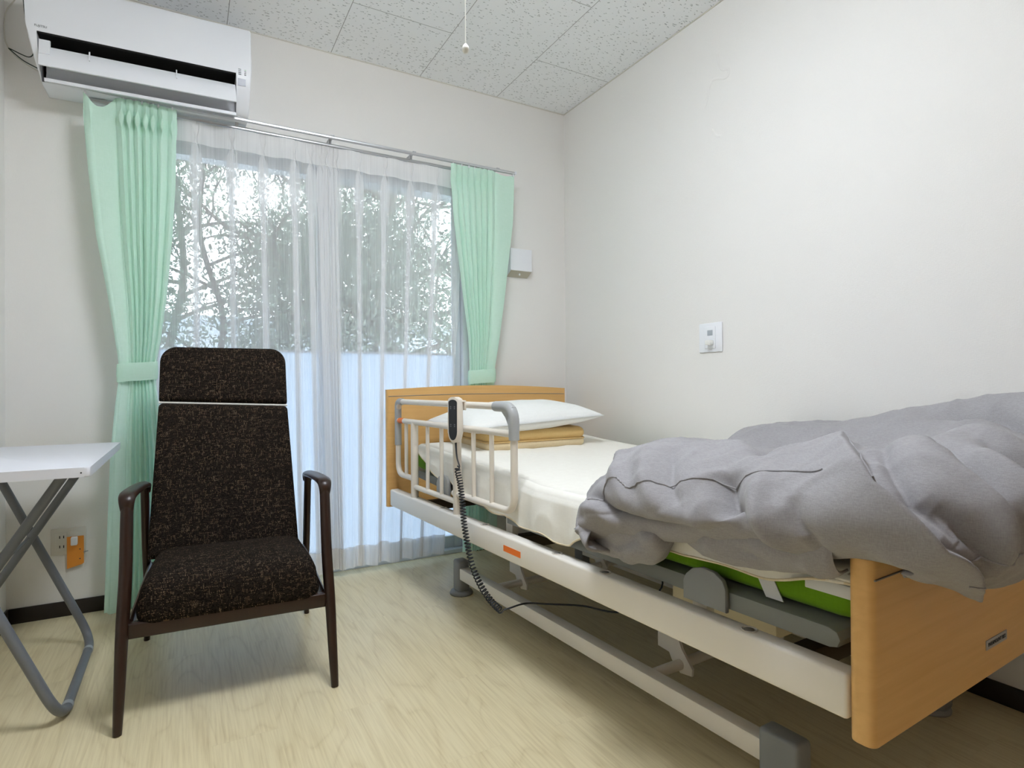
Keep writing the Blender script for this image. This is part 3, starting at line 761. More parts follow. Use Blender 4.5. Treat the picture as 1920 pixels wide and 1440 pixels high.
# inner frame, motors
for y in (-.25, -.95, -1.9):
    box('cross_member', (.042, y-.02, .335), (.958, y+.02, .375), 'inner', bed, .003)
for x in (.30, .66):
    box('inner_beam', (x, -1.93, .345), (x+.035, -.25, .385), 'inner', bed, .003)
mo = box('motor_housing', (.16, -1.80, .33), (.34, -1.52, .43), 'motor', bed, .01)
tube('motor_tube', [(.34, -1.62, .37), (.62, -1.60, .37)], .03, 'motor', bed, 14)
box('motor_housing', (.36, -1.30, .32), (.56, -1.12, .41), 'motor', bed, .01)
box('underside_panel', (.35, -2.0, .30), (.80, -1.84, .325), 'motor', bed, .004)
# platform sections
def ptop(y):     # height of platform top; the back section is raised a little
    return .452 + .052*max(0, (y+1.0)/.85)
def section(y0, y1, name='platform_section', x0=.03, x1=.97, round_end=False):
    bm = bmesh.new(); th = .034
    pts = [(y0, ptop(y0)), (y1, ptop(y1)), (y1, ptop(y1)-th), (y0, ptop(y0)-th)]
    if round_end:
        pts = [(y0, ptop(y0)), (y1+.02, ptop(y1)), (y1+.006, ptop(y1)-.005), (y1, ptop(y1)-.017), (y1+.006, ptop(y1)-.03), (y1+.02, ptop(y1)-th), (y0, ptop(y0)-th)]
    bm_prism(bm, pts, 0, x0, x1, .004); return from_bm(name, bm, 'platform', bed, 35)
s1 = section(-.13, -.90, x0=.064); s2 = section(-.95, -1.67, x0=.042); s3 = section(-1.70, -2.0, round_end=True)
for y in (-.925, -1.685):
    bm = bmesh.new(); bm_box(bm, (.066, y-.02, .37), (.09, y+.02, .44), .004); from_bm('hinge_bracket', bm, 'white_metal', bed)
for (yc, zc, sec) in ((-.50, ptop(-.5)-.034, s1), (-1.737, .418, s2)):
    a = [(yc-.052, zc-.004), (yc-.052, zc+.04), (yc-.045, zc+.056), (yc-.025, zc+.068), (yc+.005, zc+.07), (yc+.03, zc+.062), (yc+.045, zc+.048), (yc+.052, zc+.034), (yc+.052, zc-.004)]
    prism('mattress_stop', a, 0, .016 if yc < -1 else .032, .028 if yc < -1 else .044, 'grey_plastic' if yc > -1 else 'foot', bed, .003)

# guard rail: one removable unit standing in the rail sockets
gr = thing('bed_guard_rail', 'ivory tubular bed guard rail with grey corner caps, by the head', 'guard rail', BO, BA)
gx = .02
hoop = fillet([(gx, -.625, .471), (gx, -1.032, .471), (gx, -1.032, .79), (gx, -.082, .79), (gx, -.082, .474), (gx, -.262, .474)], .055, 7)
bm = bmesh.new(); bm_tube(bm, hoop, .0115, 12); from_bm('hoop', bm, 'rail_plastic', gr, 50)
tube('mid_rail', [(gx, -.085, .708), (gx, -1.03, .708)], .0115, 'rail_plastic', gr)
tube('lower_rail', [(gx, -.265, .442), (gx, -.65, .442)], .0105, 'rail_plastic', gr)
for y in (-.265, -.652): tube('post', [(gx, y, .395), (gx, y, .705)], .0155, 'rail_plastic', gr, 14)
for y, zb_ in ((-.175, .474), (-.396, .442), (-.523, .442), (-.775, .471), (-.897, .471)):
    tube('baluster', [(gx, y, zb_), (gx, y, .705)], .0078, 'rail_plastic', gr, 10)
def capc(pts, r, name='corner_cap'):
    q = fillet(pts, .055, 8); return tube(name, q, r, 'grey_plastic', gr, 16)
capc([(gx, -.135, .79), (gx, -.082, .79), (gx, -.082, .60)], .0145)
capc([(gx, -.925, .79), (gx, -1.032, .79), (gx, -1.032, .69)], .0165)
# web filling of the cap corners
for s, yc in ((1, -.082), (-1, -1.032)):
    sgn = -1 if s == 1 else 1
    a = [(yc, .79), (yc+sgn*.085, .79), (yc+sgn*.06, .775), (yc+sgn*.035, .758), (yc+sgn*.02, .735), (yc+sgn*.012, .70), (yc, .68)]
    if s == -1: prism('cap_web', a, 0, gx-.008, gx+.008, 'grey_plastic', gr, .002)
bm = bmesh.new(); bm_tube(bm, [(gx, -.10, .708), (gx, -.155, .708)], .0119, 12, False); tagit(from_bm('sticker', bm, 'orange_label', gr), 'small orange sticker')

# hand controller hung on the guard rail with its coiled cord
hc = thing('bed_controller', 'ivory bed remote with dark button strip and coiled cord hung on the guard rail', 'remote control', BO, BA)
def pill(w_, h0, h1, n=10, rt_=.4):
    """outline of the handset: rounded top, tapered round bottom; (y,z)"""
    out = []
    for i in range(n+1):
        a = PI - PI*i/n; out.append((w_*math.cos(a), h1-.012 + .012*math.sin(a)))
    for i in range(n+1):
        a = -PI*i/n; out.append((w_*.98*math.cos(a)*(1 if True else 1), h0+.035 + .035*math.sin(a)))
    return out
HR = Matrix.Translation((-.017, -.715, 0)) @ Matrix.Rotation(math.radians(20), 4, 'Z')
bm = bmesh.new(); o_ = pill(.026, .66, .818)
bm_prism(bm, o_, 0, -.013, .011, .004); bmesh.ops.transform(bm, matrix=HR, verts=bm.verts)
from_bm('handset', bm, 'rail_plastic', hc, 30)
bm = bmesh.new(); bm_prism(bm, [(a*.74, .742+(b-.742)*.88) for a, b in o_], 0, -.0145, -.011); bmesh.ops.transform(bm, matrix=HR, verts=bm.verts)
kp = from_bm('keypad', bm, 'black_cord', hc, 30)
for z in (.785, .779, .724, .718):
    for y in (-.009, .009):
        bm = bmesh.new(); bm_prism(bm, [(y-.0035, z-.0022), (y+.0035, z-.0022), (y+.0035, z-.001), (y, z+.002), (y-.0035, z-.001)], 0, -.0149, -.0143)
        bmesh.ops.transform(bm, matrix=HR, verts=bm.verts); from_bm('key_symbol', bm, 'grey_print', kp, 0)
bm = bmesh.new(); bm_box(bm, (-.006, -.74, .80), (.012, -.69, .806), .002); bm_box(bm, (.006, -.74, .772), (.012, -.69, .806), .002); from_bm('hook', bm, 'rail_plastic', hc)
# cord: straight lead, then a coil along a sagging path, then the thin lead under the bed
path = catmull([(-.018, -.718, .665), (-.02, -.724, .64), (-.022, -.735, .61), (-.022, -.752, .585)], 8)
tube('cord_lead', path, [.004-.0018*i/len(path) for i in range(len(path))], 'black_cord', hc, 8)
axis = catmull([(-.022, -.752, .585), (-.026, -.745, .572), (-.027, -.765, .53), (-.028, -.785, .46), (-.03, -.798, .403), (-.03, -.834, .306), (-.03, -.865, .262), (-.03, -.921, .220), (-.028, -.975, .195), (-.026, -1.025, .184)], 30)
turns = 50; coil = []; n = turns*12; lens = [0]
for i in range(1, len(axis)): lens.append(lens[-1]+(axis[i]-axis[i-1]).length)
Lt = lens[-1]
for i in range(n+1):
    f = i/n; f2 = f**.85 if f < .999 else 1
    s_l = Lt*(f**1.0) ; q = max(1, min(len(axis)-1, int(np.searchsorted(lens, s_l)))); tt = (s_l-lens[q-1])/(lens[q]-lens[q-1]+1e-9)
    p = axis[q-1].lerp(axis[q], min(1, tt)); tg = (axis[q]-axis[q-1]).normalized()
    a = (Vector((1, 0, 0))-tg*tg.x).normalized(); b = tg.cross(a); ang = 2*PI*turns*(f + .045*math.sin(PI*min(1, f*1.1)) )
    R_ = .0086*min(1, f*30+.15)
    coil.append(p + a*R_*math.cos(ang) + b*R_*math.sin(ang))
LEAD = [(.0, -1.03, .188), (.06, -1.03, .19), (.12, -1.07, .188), (.2, -1.13, .185), (.28, -1.22, .18)]
tube('coiled_cord', coil, .0023, 'black_cord', hc, 6)
tube('cord_lead', catmull([coil[-1], Vector(LEAD[0]), Vector(LEAD[1]), Vector(LEAD[2]), Vector(LEAD[3]), Vector(LEAD[4]), Vector((.38, -1.28, .25)), Vector((.40, -1.22, .33))], 8), .0028, 'black_cord', hc, 8)

# mattress
mt_ = thing('mattress', 'lime green mattress lying on the grey bed platform', 'mattress', BO, BA)
def mattress_mesh():
    vs = []; fs = []; ny = 90; ring = 40; MX0, MX1, Y0, Y1 = .056, .955, -.185, -2.02
    for i in range(ny):
        f = i/(ny-1); y = Y0 + (Y1-Y0)*f; e = min(f, 1-f)*abs(Y1-Y0)
        sh = 1 if e > .04 else math.sqrt(max(0, 1-(1-e/.04)**2))*.35+.65
        zc = ptop(y)+.05+.002; hw = (MX1-MX0)/2 - (1-sh)*.05; hh = .05*sh
        for j in range(ring):
            a = 2*PI*j/ring; cx_ = math.copysign(abs(math.cos(a))**.14, math.cos(a)); sz = math.copysign(abs(math.sin(a))**.32, math.sin(a))
            edge = max(0, abs(cx_)-.97)/.03
            vs.append(((MX0+MX1)/2 + cx_*hw, y, zc + sz*hh + (.0 if sz > 0 else 0)))
    for i in range(ny-1):
        for j in range(ring): fs.append((i*ring+j, i*ring+(j+1) % ring, (i+1)*ring+(j+1) % ring, (i+1)*ring+j))
    fs.append(tuple(range(ring))[::-1]); fs.append(tuple((ny-1)*ring+j for j in range(ring)))
    return vs, fs
vs, fs = mattress_mesh()
core = mesh('mattress_core', vs, fs, 'mattress', mt_)
slab('corner_strap', [(.0555, -1.80, .552), (.0555, -1.835, .552), (.0555, -1.885, .458), (.0555, -1.85, .458)], .002, (-1, 0, 0), 'strap', mt_)
hd_ = box('mattress_handle', (.046, -2.015, .500), (.057, -1.93, .522), 'strap', mt_, .002)
slab('handle_seam', [(.0555, -1.93, .512), (.0555, -1.895, .524), (.0555, -1.93, .528)], .002, (-1, 0, 0), 'mattress', mt_)

# fitted white sheet: top of the mattress and the drop on the chair side
sh_ = thing('bed_sheet', 'white cotton sheet spread over the mattress, drooping on the rail side', 'bed sheet', BO, BA)
def hem_z(y):
    z_ = float(np.interp(y, [-2.04, -1.92, -1.82, -1.66, -1.45, -1.36, -1.3, -1.1, -.95, -.87, -.7, -.56, -.4, -.318, -.237, -.17], [.535, .512, .498, .502, .47, .456, .432, .434, .436, .442, .470, .488, .514, .542, .604, .626]))
    return z_
vs = []; ny = 260; cols = 46
for i in range(ny):
    y = -.205 + (-2.03+.205)*i/(ny-1); zt = ptop(y)+.1085
    sc_ = .006*math.sin(y*95)*(.3+.7*(y > -1.4)) + .004*noise.noise(Vector((y*14, 0, 3)))
    hz = hem_z(y)
    for j in range(cols):
        if j < 22:      # flat top from the wall side
            xe_ = float(np.interp(y, [-1.12, -1.02], [.060, .084])); x = .957 - (.957-xe_)*j/21
            bumpy = .0035*noise.noise(Vector((x*7, y*6, 1))) + (.002*math.sin(x*52) if y > -.75 else 0)*math.exp(-((y+.55)/.25)**2)
            edge = min(1, (.957-x)/.02)
            vs.append((x, y, zt - .006*(1-edge) + bumpy))
        else:
            f = (j-22)/(cols-23)
            if f < .25: a = f/.25*PI/2; xb_ = float(np.interp(y, [-1.12, -1.02], [.034, .058])); x = xb_+.026-.026*math.sin(a); z = zt-.022*(1-math.cos(a))
            else:
                g_ = (f-.25)/.75; xb_ = float(np.interp(y, [-1.12, -1.02], [.034, .058])); x = xb_ - .012*math.sin(PI*g_*.5)*(y > -1.5) + g_*(.010*math.sin(y*33)+.008*noise.noise(Vector((y*9, g_*2, 7)))); x = max(min(x, xb_+.002), xb_-.012)
                z = (zt-.022)*(1-g_) + min(zt-.03, hz + .006*math.sin(y*31))*g_
                x -= .006
            vs.append((x, y - .01*max(0, f-.3)*math.sin(y*20), z))
o = mesh('sheet_cloth', vs, grid_faces(ny, cols), 'sheet', sh_)
sd = o.modifiers.new('thickness', 'SOLIDIFY'); sd.thickness = .003; sd.offset = 1
hv = []
for i in range(ny):
    p = vs[i*cols+cols-1]; q = vs[i*cols+cols-2]
    hv.append(Vector((p[0]-.002, p[1], p[2]+.002)))
tube('hem_edge', hv[::2], .0028, 'hem', sh_, 6)

# pillows: cushions built from two bulging faces
def cushion(name, label, cat, w_, d_, h_, loc, rz, material, group=None, power=2.2, corner=.0, tiltx=0, tilty=0, wr=.004, seed=0, flatb=.5, side=0., band=None):
    root = thing(name, label, cat, loc, rz)
    root.rotation_euler = (tiltx, tilty, rz)
    n = 60; vs = []; fs = []
    for s in (1, -1):
        for i in range(n+1):
            for j in range(n+1):
                u_ = -1+2*i/n; v_ = -1+2*j/n
                # pull the middles of the sides in so that corners stay as ears
                px = u_*(1-corner*(1-v_*v_)*abs(u_)**3); py = v_*(1-corner*(1-u_*u_)*abs(v_)**3)
                hgt = (max(0, 1-abs(u_)**power)*max(0, 1-abs(v_)**power))**.5
                wk = wr*noise.noise(Vector((u_*3+seed, v_*3, s)))*hgt + wr*.7*math.sin((u_+v_*.6)*9+seed)*(1-hgt)*hgt
                z = s*(h_/2*hgt*(1 if s > 0 else flatb) + side) + wk
                vs.append((px*w_/2, py*d_/2, z))
    m_ = (n+1)**2
    for s in (0, 1):
        for i in range(n):
            for j in range(n):
                a = s*m_+i*(n+1)+j; q = (a, a+n+1, a+n+2, a+1); fs.append(q if s == 0 else q[::-1])
    # side wall
    rim = [i*(n+1) for i in range(n+1)] + [n*(n+1)+j for j in range(1, n+1)] + [i*(n+1)+n for i in range(n-1, -1, -1)] + [j for j in range(n-1, 0, -1)]
    L = len(rim)
    for q in range(L):
        a, b = rim[q], rim[(q+1) % L]; fs.append((a, b, b+m_, a+m_))
    o = mesh('cover', vs, fs, material, root)
    return root, o
def bedpt(x, y, z):
    c, s = math.cos(BA), math.sin(BA); return (BO[0]+c*x-s*y, BO[1]+s*x+c*y, z)
tr_ = thing('folded_cushion', 'flat mustard tan cushion lying under the white pillow', 'cushion', bedpt(.49, -.32, .632), BA-.02)
tr_.rotation_euler = (math.radians(2.2), 0, BA-.02)
oc = rrect(-.25, .25, -.18, .18, (.035, .035, .035, .035))
slab_cushion('upper_cover', oc, .052, .023, .008, lambda a, b, t: (a, b, .022+t), 'tan', tr_)
slab_cushion('lower_cover', oc, .044, .02, .003, lambda a, b, t: (a*1.005, b*1.005, -.016+t), 'tan_light', tr_)
tube('piping', [(a*1.004, b*1.004, .0) for a, b in oc]+[(oc[0][0]*1.004, oc[0][1]*1.004, 0)], .0022, 'tan', tr_, 6)
pr_, po_ = cushion('bed_pillow', 'large plump white pillow resting on the tan cushion at the head of the bed', 'pillow', .66, .44, .15, bedpt(.475, -.32, .712), BA-.03, 'pillow', power=2.2, corner=.05, tiltx=math.radians(2), tilty=math.radians(-3.2), wr=.006, seed=4, side=.001, flatb=.7)

# ------------------------------------------------------------------ duvet: control net (bed frame) refined to a dense cloth
def spline_grid(ctrl, nu, nv):
    """ctrl: array [S][T][3] -> dense Catmull-Rom grid [nu][nv][3]"""
    def cr(A, n):
        S = len(A); out = []
        for q in range(n):
            f = q/(n-1)*(S-1); i = min(S-2, int(f)); t = f-i
            p0, p1, p2, p3 = A[max(0, i-1)], A[i], A[i+1], A[min(S-1, i+2)]
            out.append(.5*((2*p1)+(-p0+p2)*t+(2*p0-5*p1+4*p2-p3)*t*t+(-p0+3*p1-3*p2+p3)*t**3))
        return np.array(out)
    A = cr(np.array(ctrl, float), nu)
    return np.swapaxes(cr(np.swapaxes(A, 0, 1), nv), 0, 1)

def dist_poly(Sx, Tx, pts):
    """distance (cm-like units) and signed side from a polyline in parameter space; pts=(s,t)"""
    best = np.full(Sx.shape, 1e9); side = np.zeros(Sx.shape); along = np.zeros(Sx.shape); tot = 0
    P = [np.array(p, float) for p in pts]; L = [np.linalg.norm(P[i+1]-P[i]) for i in range(len(P)-1)]; T_ = sum(L)
    for i in range(len(P)-1):
        d = P[i+1]-P[i]; l = L[i]; d = d/l
        a = (Sx-P[i][0])*d[0] + (Tx-P[i][1])*d[1]; a = np.clip(a, 0, l)
        dx = Sx-(P[i][0]+a*d[0]); dy = Tx-(P[i][1]+a*d[1]); r = np.hypot(dx, dy)
        m_ = r < best; best = np.where(m_, r, best); side = np.where(m_, np.sign(d[0]*dy-d[1]*dx), side); along = np.where(m_, (tot+a)/T_, along); tot += l
    return best, side, along

def cloth_from(ctrl, nu, nv, creases, seed, amp, name, parent, thickness=.008, material='duvet'):
    G = spline_grid(ctrl, nu, nv); S, T = len(ctrl), len(ctrl[0])
    gu = np.gradient(G, axis=0); gv = np.gradient(G, axis=1); Nn = np.cross(gu, gv); Nn /= (np.linalg.norm(Nn, axis=2, keepdims=True)+1e-9)
    ss, tt = np.meshgrid(np.linspace(0, S-1, nu), np.linspace(0, T-1, nv), indexing='ij')
    disp = np.zeros((nu, nv))
    for (pts, h, wd, kind) in creases:
        r, sd_, al = dist_poly(ss, tt, pts); fade = np.sin(np.clip(al, 0.02, .98)*PI)**.5
        if kind == 'ridge': disp += h*fade*np.exp(-(r/wd)**2)
        elif kind == 'step': disp += h*fade*sd_*np.exp(-(r/wd)) * (1-np.exp(-(r/.06)**2))   # sharp fold: one side up, the other down
        else: disp -= h*fade*np.exp(-(r/wd)**1.3)
    for i in range(nu):
        for j in range(nv):
            p = G[i, j]; v = Vector((p[0]*5, p[1]*5, p[2]*5))
            n1 = noise.noise(v*.9+Vector((seed, 0, 0)))
            rg = 1-abs(noise.noise(Vector((p[0]*4+seed, p[1]*8+p[0]*5, p[2]*6))))*2
            disp[i, j] += amp*(.9*n1 + .8*max(0, rg-.45)) + .0045*max(0, 1-3.2*abs(noise.noise(Vector((p[0]*7-p[1]*5+seed, p[1]*9+p[0]*6, p[2]*9))))) + .0005*noise.noise(v*9)
    ed = np.clip(np.minimum((S-1-ss)/1.2, np.minimum((T-1-tt)/.9, tt/.5)), 0, 1)
    disp = disp*(.12+.88*ed)
    G = G + Nn*disp[..., None]*(1 if np.mean(Nn[..., 2]) > 0 else -1)
    o = mesh(name, G.reshape(-1, 3), grid_faces(nu, nv), material, parent)
    if thickness:
        sd2 = o.modifiers.new('thickness', 'SOLIDIFY'); sd2.thickness = thickness; sd2.offset = -1
    return G, o

dv = thing('duvet', 'rumpled grey duvet bunched over the foot half of the bed and hanging over the footboard', 'duvet', BO, BA)
X = [.985, .93, .78, .62, .46, .30, .14, .03, -.05, -.072, -.02]
def row(ys, zs, xs=None):
    xs = xs or X; ys = ys if isinstance(ys, list) else [ys]*len(xs)
    return [(x, y, z) for x, y, z in zip(xs, ys, zs)]
D0 = [-1.20, -1.19, -1.20, -1.23, -1.26, -1.29, -1.33, -1.385, -1.43, -1.45, -1.46]
add = lambda L, d: [a+d for a in L]
ctrl = [
 row(add(D0, -.045), [.557, .557, .557, .557, .556, .556, .555, .55, .52, .49, .475]),
 row(add(D0, .0), [.60, .60, .60, .592, .60, .60, .60, .59, .56, .52, .485]),
 row(add(D0, -.06), [.68, .685, .685, .645, .66, .682, .68, .655, .605, .55, .50]),
 row([-1.36, -1.36, -1.36, -1.38, -1.40, -1.43, -1.47, -1.51, -1.54, -1.56, -1.57], [.715, .72, .72, .655, .675, .705, .712, .685, .63, .565, .51]),
 row([-1.50, -1.50, -1.50, -1.51, -1.52, -1.56, -1.59, -1.62, -1.64, -1.65, -1.66], [.73, .735, .73, .67, .68, .705, .722, .695, .635, .575, .53]),
 row([-1.66, -1.66, -1.66, -1.66, -1.67, -1.69, -1.71, -1.74, -1.75, -1.76, -1.77], [.745, .755, .745, .69, .69, .70, .715, .70, .645, .59, .55]),
 row([-1.80]*6+[-1.83, -1.85, -1.86, -1.87, -1.88], [.78, .785, .77, .705, .70, .715, .725, .715, .665, .61, .575]),
 row([-1.92]*6+[-1.94, -1.96, -1.97, -1.98, -1.99], [.795, .80, .785, .73, .72, .735, .742, .72, .675, .615, .575]),
 row([-2.03]*6+[-2.04, -2.05, -2.06, -2.065, -2.05], [.805, .81, .80, .76, .745, .755, .762, .73, .675, .62, .588], [.985, .93, .78, .62, .46, .30, .14, .02, -.045, -.05, -.01]),
 row([-2.12]*6+[-2.13, -2.13, -2.13, -2.12, -2.10], [.79, .795, .785, .75, .735, .74, .74, .705, .65, .605, .588], [.985, .93, .78, .62, .46, .30, .15, .04, -.02, -.03, -.005]),
 row([-2.19, -2.19, -2.19, -2.19, -2.19, -2.19, -2.19, -2.18, -2.17, -2.15, -2.12], [.74, .745, .735, .70, .68, .68, .685, .66, .62, .595, .583], [.985, .93, .78, .62, .46, .31, .17, .07, .01, -.005, .0]),
 row([-2.21, -2.21, -2.21, -2.21, -2.21, -2.205, -2.20, -2.19, -2.17, -2.14, -2.11], [.66, .66, .655, .63, .61, .60, .605, .60, .585, .578, .575], [.985, .93, .78, .63, .48, .33, .20, .10, .04, .02, .01]),
 row([-2.17, -2.17, -2.17, -2.17, -2.165, -2.15, -2.15, -2.15, -2.14, -2.12, -2.095], [.57, .57, .57, .56, .545, .53, .535, .548, .558, .566, .572], [.985, .93, .78, .64, .50, .35, .23, .13, .07, .04, .02]),
 row([-2.10]*11, [.555, .553, .55, .542, .525, .515, .520, .535, .552, .567, .575], [.985, .93, .78, .64, .50, .36, .24, .16, .10, .06, .02]),
]
creases = [
 ([(1.6, 8.6), (3, 9.0), (4.5, 9.3), (6, 9.4)], 0.0333, 0.320, 'groove'),
 ([(1.3, 7.6), (2.2, 8.2), (3.2, 8.9), (4.6, 9.3)], 0.0302, 0.176, 'groove'),
 ([(1.2, 8.0), (2.2, 8.7), (3.4, 9.4)], 0.0184, .28, 'ridge'),
 ([(1.5, 6.2), (2.0, 7.2), (2.4, 7.8)], 0.0181, 0.224, 'groove'),
 ([(2.2, 6.2), (2.8, 7.4), (3.8, 8.6)], 0.0138, .25, 'ridge'),
 ([(2.6, 5.6), (3.6, 5.9), (4.6, 5.6)], 0.0151, 0.280, 'groove'),
 ([(3.4, 6.6), (3.9, 7.6), (4.6, 8.6)], 0.0184, .26, 'ridge'),
 ([(3.9, 6.4), (4.5, 7.6), (5.0, 8.4)], 0.0212, 0.192, 'groove'),
 ([(4.2, 5.0), (5.0, 5.8), (5.6, 6.6)], 0.0138, .28, 'ridge'),
 ([(5.0, 4.8), (5.6, 5.8), (6.0, 6.8)], 0.0212, 0.176, 'groove'),
 ([(5.6, 7.3), (5.9, 8.4), (6.2, 9.5)], 0.0650, 0.240, 'groove'),
 ([(6.3, 7.4), (6.5, 8.4), (6.8, 9.8)], 0.0230, .20, 'ridge'),
 ([(7.0, 8.0), (7.3, 9.0), (7.4, 10)], 0.0212, 0.176, 'groove'),
 ([(6.5, 4.6), (7.3, 6.2), (8.3, 7.5), (9.6, 8.1), (11, 7.8), (12.6, 6.8)], .034, .60, 'step'),
 ([(7.1, 5.0), (7.9, 6.3), (8.9, 7.3), (10.2, 7.6)], 0.0242, 0.160, 'groove'),
 ([(6.0, 2.0), (7.4, 2.2), (8.6, 3.0), (9.6, 3.9), (11.2, 4.4)], 0.0514, 0.176, 'groove'),
 ([(5.4, 1.4), (7.2, 1.5), (8.6, 2.1), (9.8, 3.0), (11.0, 3.2)], 0.0230, .40, 'ridge'),
 ([(7.8, 4.2), (8.8, 4.8), (10.0, 5.0)], 0.0230, .35, 'ridge'),
 ([(8.0, 5.2), (9.0, 5.9), (10.0, 6.4)], 0.0302, 0.160, 'groove'),
 ([(8.6, 5.0), (9.8, 5.3), (11.4, 5.6)], 0.0363, 0.176, 'groove'),
 ([(8.9, 5.6), (10.0, 6.0), (11.0, 6.1)], 0.0230, .18, 'ridge'),
 ([(9.0, 4.3), (10.2, 4.5), (11.6, 4.9)], 0.0302, 0.160, 'groove'),
 ([(9.4, 6.4), (10.6, 6.9), (12, 7.4)], 0.0184, .22, 'ridge'),
 ([(9.2, 7.2), (10.2, 7.3), (11.4, 7.2)], 0.0242, 0.160, 'groove'),
 ([(3.0, 2.6), (5.0, 3.1), (7.0, 3.6)], 0.0272, 0.400, 'groove'),
 ([(2.8, 1.6), (4.6, 2.0), (6.2, 1.9)], 0.0121, 0.240, 'groove'),
 ([(9.2, 1.5), (10.5, 1.7), (12, 1.7)], 0.0242, 0.320, 'groove'),
 ([(10.4, 5.4), (11.2, 4.9), (12.2, 4.6)], 0.0242, 0.176, 'groove'),
]
G, cov = cloth_from(ctrl, 300, 210, creases, 3.3, .012, 'duvet_cover', dv)
def on_cloth(G, s, t, S, T, off=.003):
    i = min(G.shape[0]-2, max(1, int(s/(S-1)*(G.shape[0]-1)))); j = min(G.shape[1]-2, max(1, int(t/(T-1)*(G.shape[1]-1))))
    n = np.cross(G[i+1, j]-G[i-1, j], G[i, j+1]-G[i, j-1]); n /= np.linalg.norm(n)+1e-9
    return Vector(G[i, j] + n*off*(1 if n[2] > 0 or True else -1))
def seam(pts, r=.0022, name='seam_piping'):
    q = catmull([(a, b, 0) for a, b in pts], 10)
    flip = np.cross(G[1:, :-1]-G[:-1, :-1], G[:-1, 1:]-G[:-1, :-1])[..., 2].mean() > 0
    tube(name, [on_cloth(G, p.x, p.y, 14, 11, .0012 if flip else -.0012) for p in q], r, 'duvet', dv, 6)
seam([(1.6, 8.0), (2.2, 8.05), (3.2, 7.85), (3.7, 8.05), (4.6, 7.8), (6.0, 7.5), (7.4, 7.45)], .0017)
seam([(6.6, 5.0), (7.5, 6.4), (8.4, 7.5), (9.6, 8.0), (11, 7.6), (12.9, 6.6)], .0017)
seam([(10.9, 8.2), (11.0, 7.2), (11.0, 6.0), (11.1, 4.6)], .0018)
# the lower half of the duvet, folded under along the rail side
c2 = []
for y, zt, bul, hz in [(-1.40, .56, .010, .478), (-1.43, .575, .022, .465), (-1.49, .58, .030, .46), (-1.57, .58, .036, .466), (-1.635, .58, .034, .482), (-1.68, .59, .018, .545), (-1.73, .61, .024, .535), (-1.80, .62, .034, .522), (-1.88, .63, .030, .53), (-1.95, .645, .03, .542), (-2.005, .655, .036, .55), (-2.023, .655, .03, .56)]:
    c2.append([(.10, y, zt), (.04, y, zt-.003), (.012-bul*.4, y, zt-.02), (-bul, y, (zt+hz)/2+.01), (-bul*1.05, y, hz+.025), (-bul*.6+.004, y, hz), (.014, y, hz-.002)])
cr2 = [([(.6, 3.2), (2.5, 3.9), (4.2, 3.0)], .012, .35, 'groove'), ([(3.6, 2.6), (4.3, 3.6), (4.6, 5.2)], .016, .28, 'ridge'), ([(4.9, 2.5), (5.0, 3.6), (5.1, 5.4)], .022, .3, 'groove'),
       ([(1.0, 4.2), (3.0, 4.6)], .008, .4, 'groove'), ([(7.6, 3.6), (8.2, 4.3), (8.3, 5.2)], .012, .3, 'groove'), ([(2.6, 4.0), (2.9, 5.5)], .008, .25, 'ridge')]
cloth_from(c2, 170, 70, cr2, 9.1, .006, 'under_fold', dv, .004)
# dark opening of the cover with a curved lip
pth = [on_cloth(G, s, t, 14, 11, 0) for s, t in ((7.45, 7.2), (7.75, 7.05), (8.1, 7.15))]

# ------------------------------------------------------------------ armchair
ch = thing('armchair', 'dark wooden high-back armchair with brown-black tweed seat, back and headrest', 'chair', (-1.766, -.725, 0), -.05)
for s in (-1, 1):
    xs = s*.26; xt = s*.252
    # front leg: tapered foot, thick at the seat, running up into the arm
    pts = catmull([(xs, -.306, .0), (xs-s*.002, -.285, .10), (xs-s*.004, -.258, .22), (xt, -.225, .36), (xt, -.198, .50), (xt, -.188, .548)], 6)
    n = len(pts)
    tube('leg', pts, [float(np.interp(i/n, [0, .12, .45, .9, 1], [.010, .012, .0155, .0145, .0145])) for i in range(n)], 'darkwood', ch, 14,
         [float(np.interp(i/n, [0, .12, .45, .9, 1], [.012, .015, .022, .021, .018])) for i in range(n)], (1, 0, 0))
    pts = catmull([(s*.258, .306, .0), (xt, .285, .14), (xt, .25, .30), (xt, .215, .47), (xt, .20, .532)], 6); n = len(pts)
    tube('leg', pts, [float(np.interp(i/n, [0, .12, .5, 1], [.009, .011, .013, .012])) for i in range(n)], 'darkwood', ch, 14,
         [float(np.interp(i/n, [0, .12, .5, 1], [.011, .014, .019, .016])) for i in range(n)], (1, 0, 0))
    lathe('foot_cap', [(.006, 0), (.0095, .001), (.0098, .006), (.007, .008)], 'line_grey', ch, 14, (s*.258, .306, -.001))
    # armrest: flat, rounded, curling over the front leg
    pts = catmull([(xt, -.193, .53), (xt, -.197, .553), (xt, -.180, .566), (xt, -.13, .568), (xt, -.02, .562), (xt, .10, .553), (xt, .18, .545), (xt, .208, .532), (xt, .212, .515)], 6); n = len(pts)
    tube('armrest', pts, [float(np.interp(i/n, [0, .15, .3, .8, 1], [.013, .0125, .0115, .0105, .011])) for i in range(n)], 'darkwood', ch, 16,
         [float(np.interp(i/n, [0, .12, .3, .6, .85, 1], [.0145, .018, .022, .023, .018, .014])) for i in range(n)], (0, .2, 1))
    bm = bmesh.new(); bm_tube(bm, [(xt-s*.012, -.24, .238), (xt-s*.012, .0, .246), (xt-s*.012, .245, .256)], .022, 10, True, .009, (0, 0, 1)); from_bm('side_rail', bm, 'darkwood', ch, 50)
box('front_rail', (-.245, -.262, .214), (.245, -.236, .254), 'darkwood', ch, .005, 3)
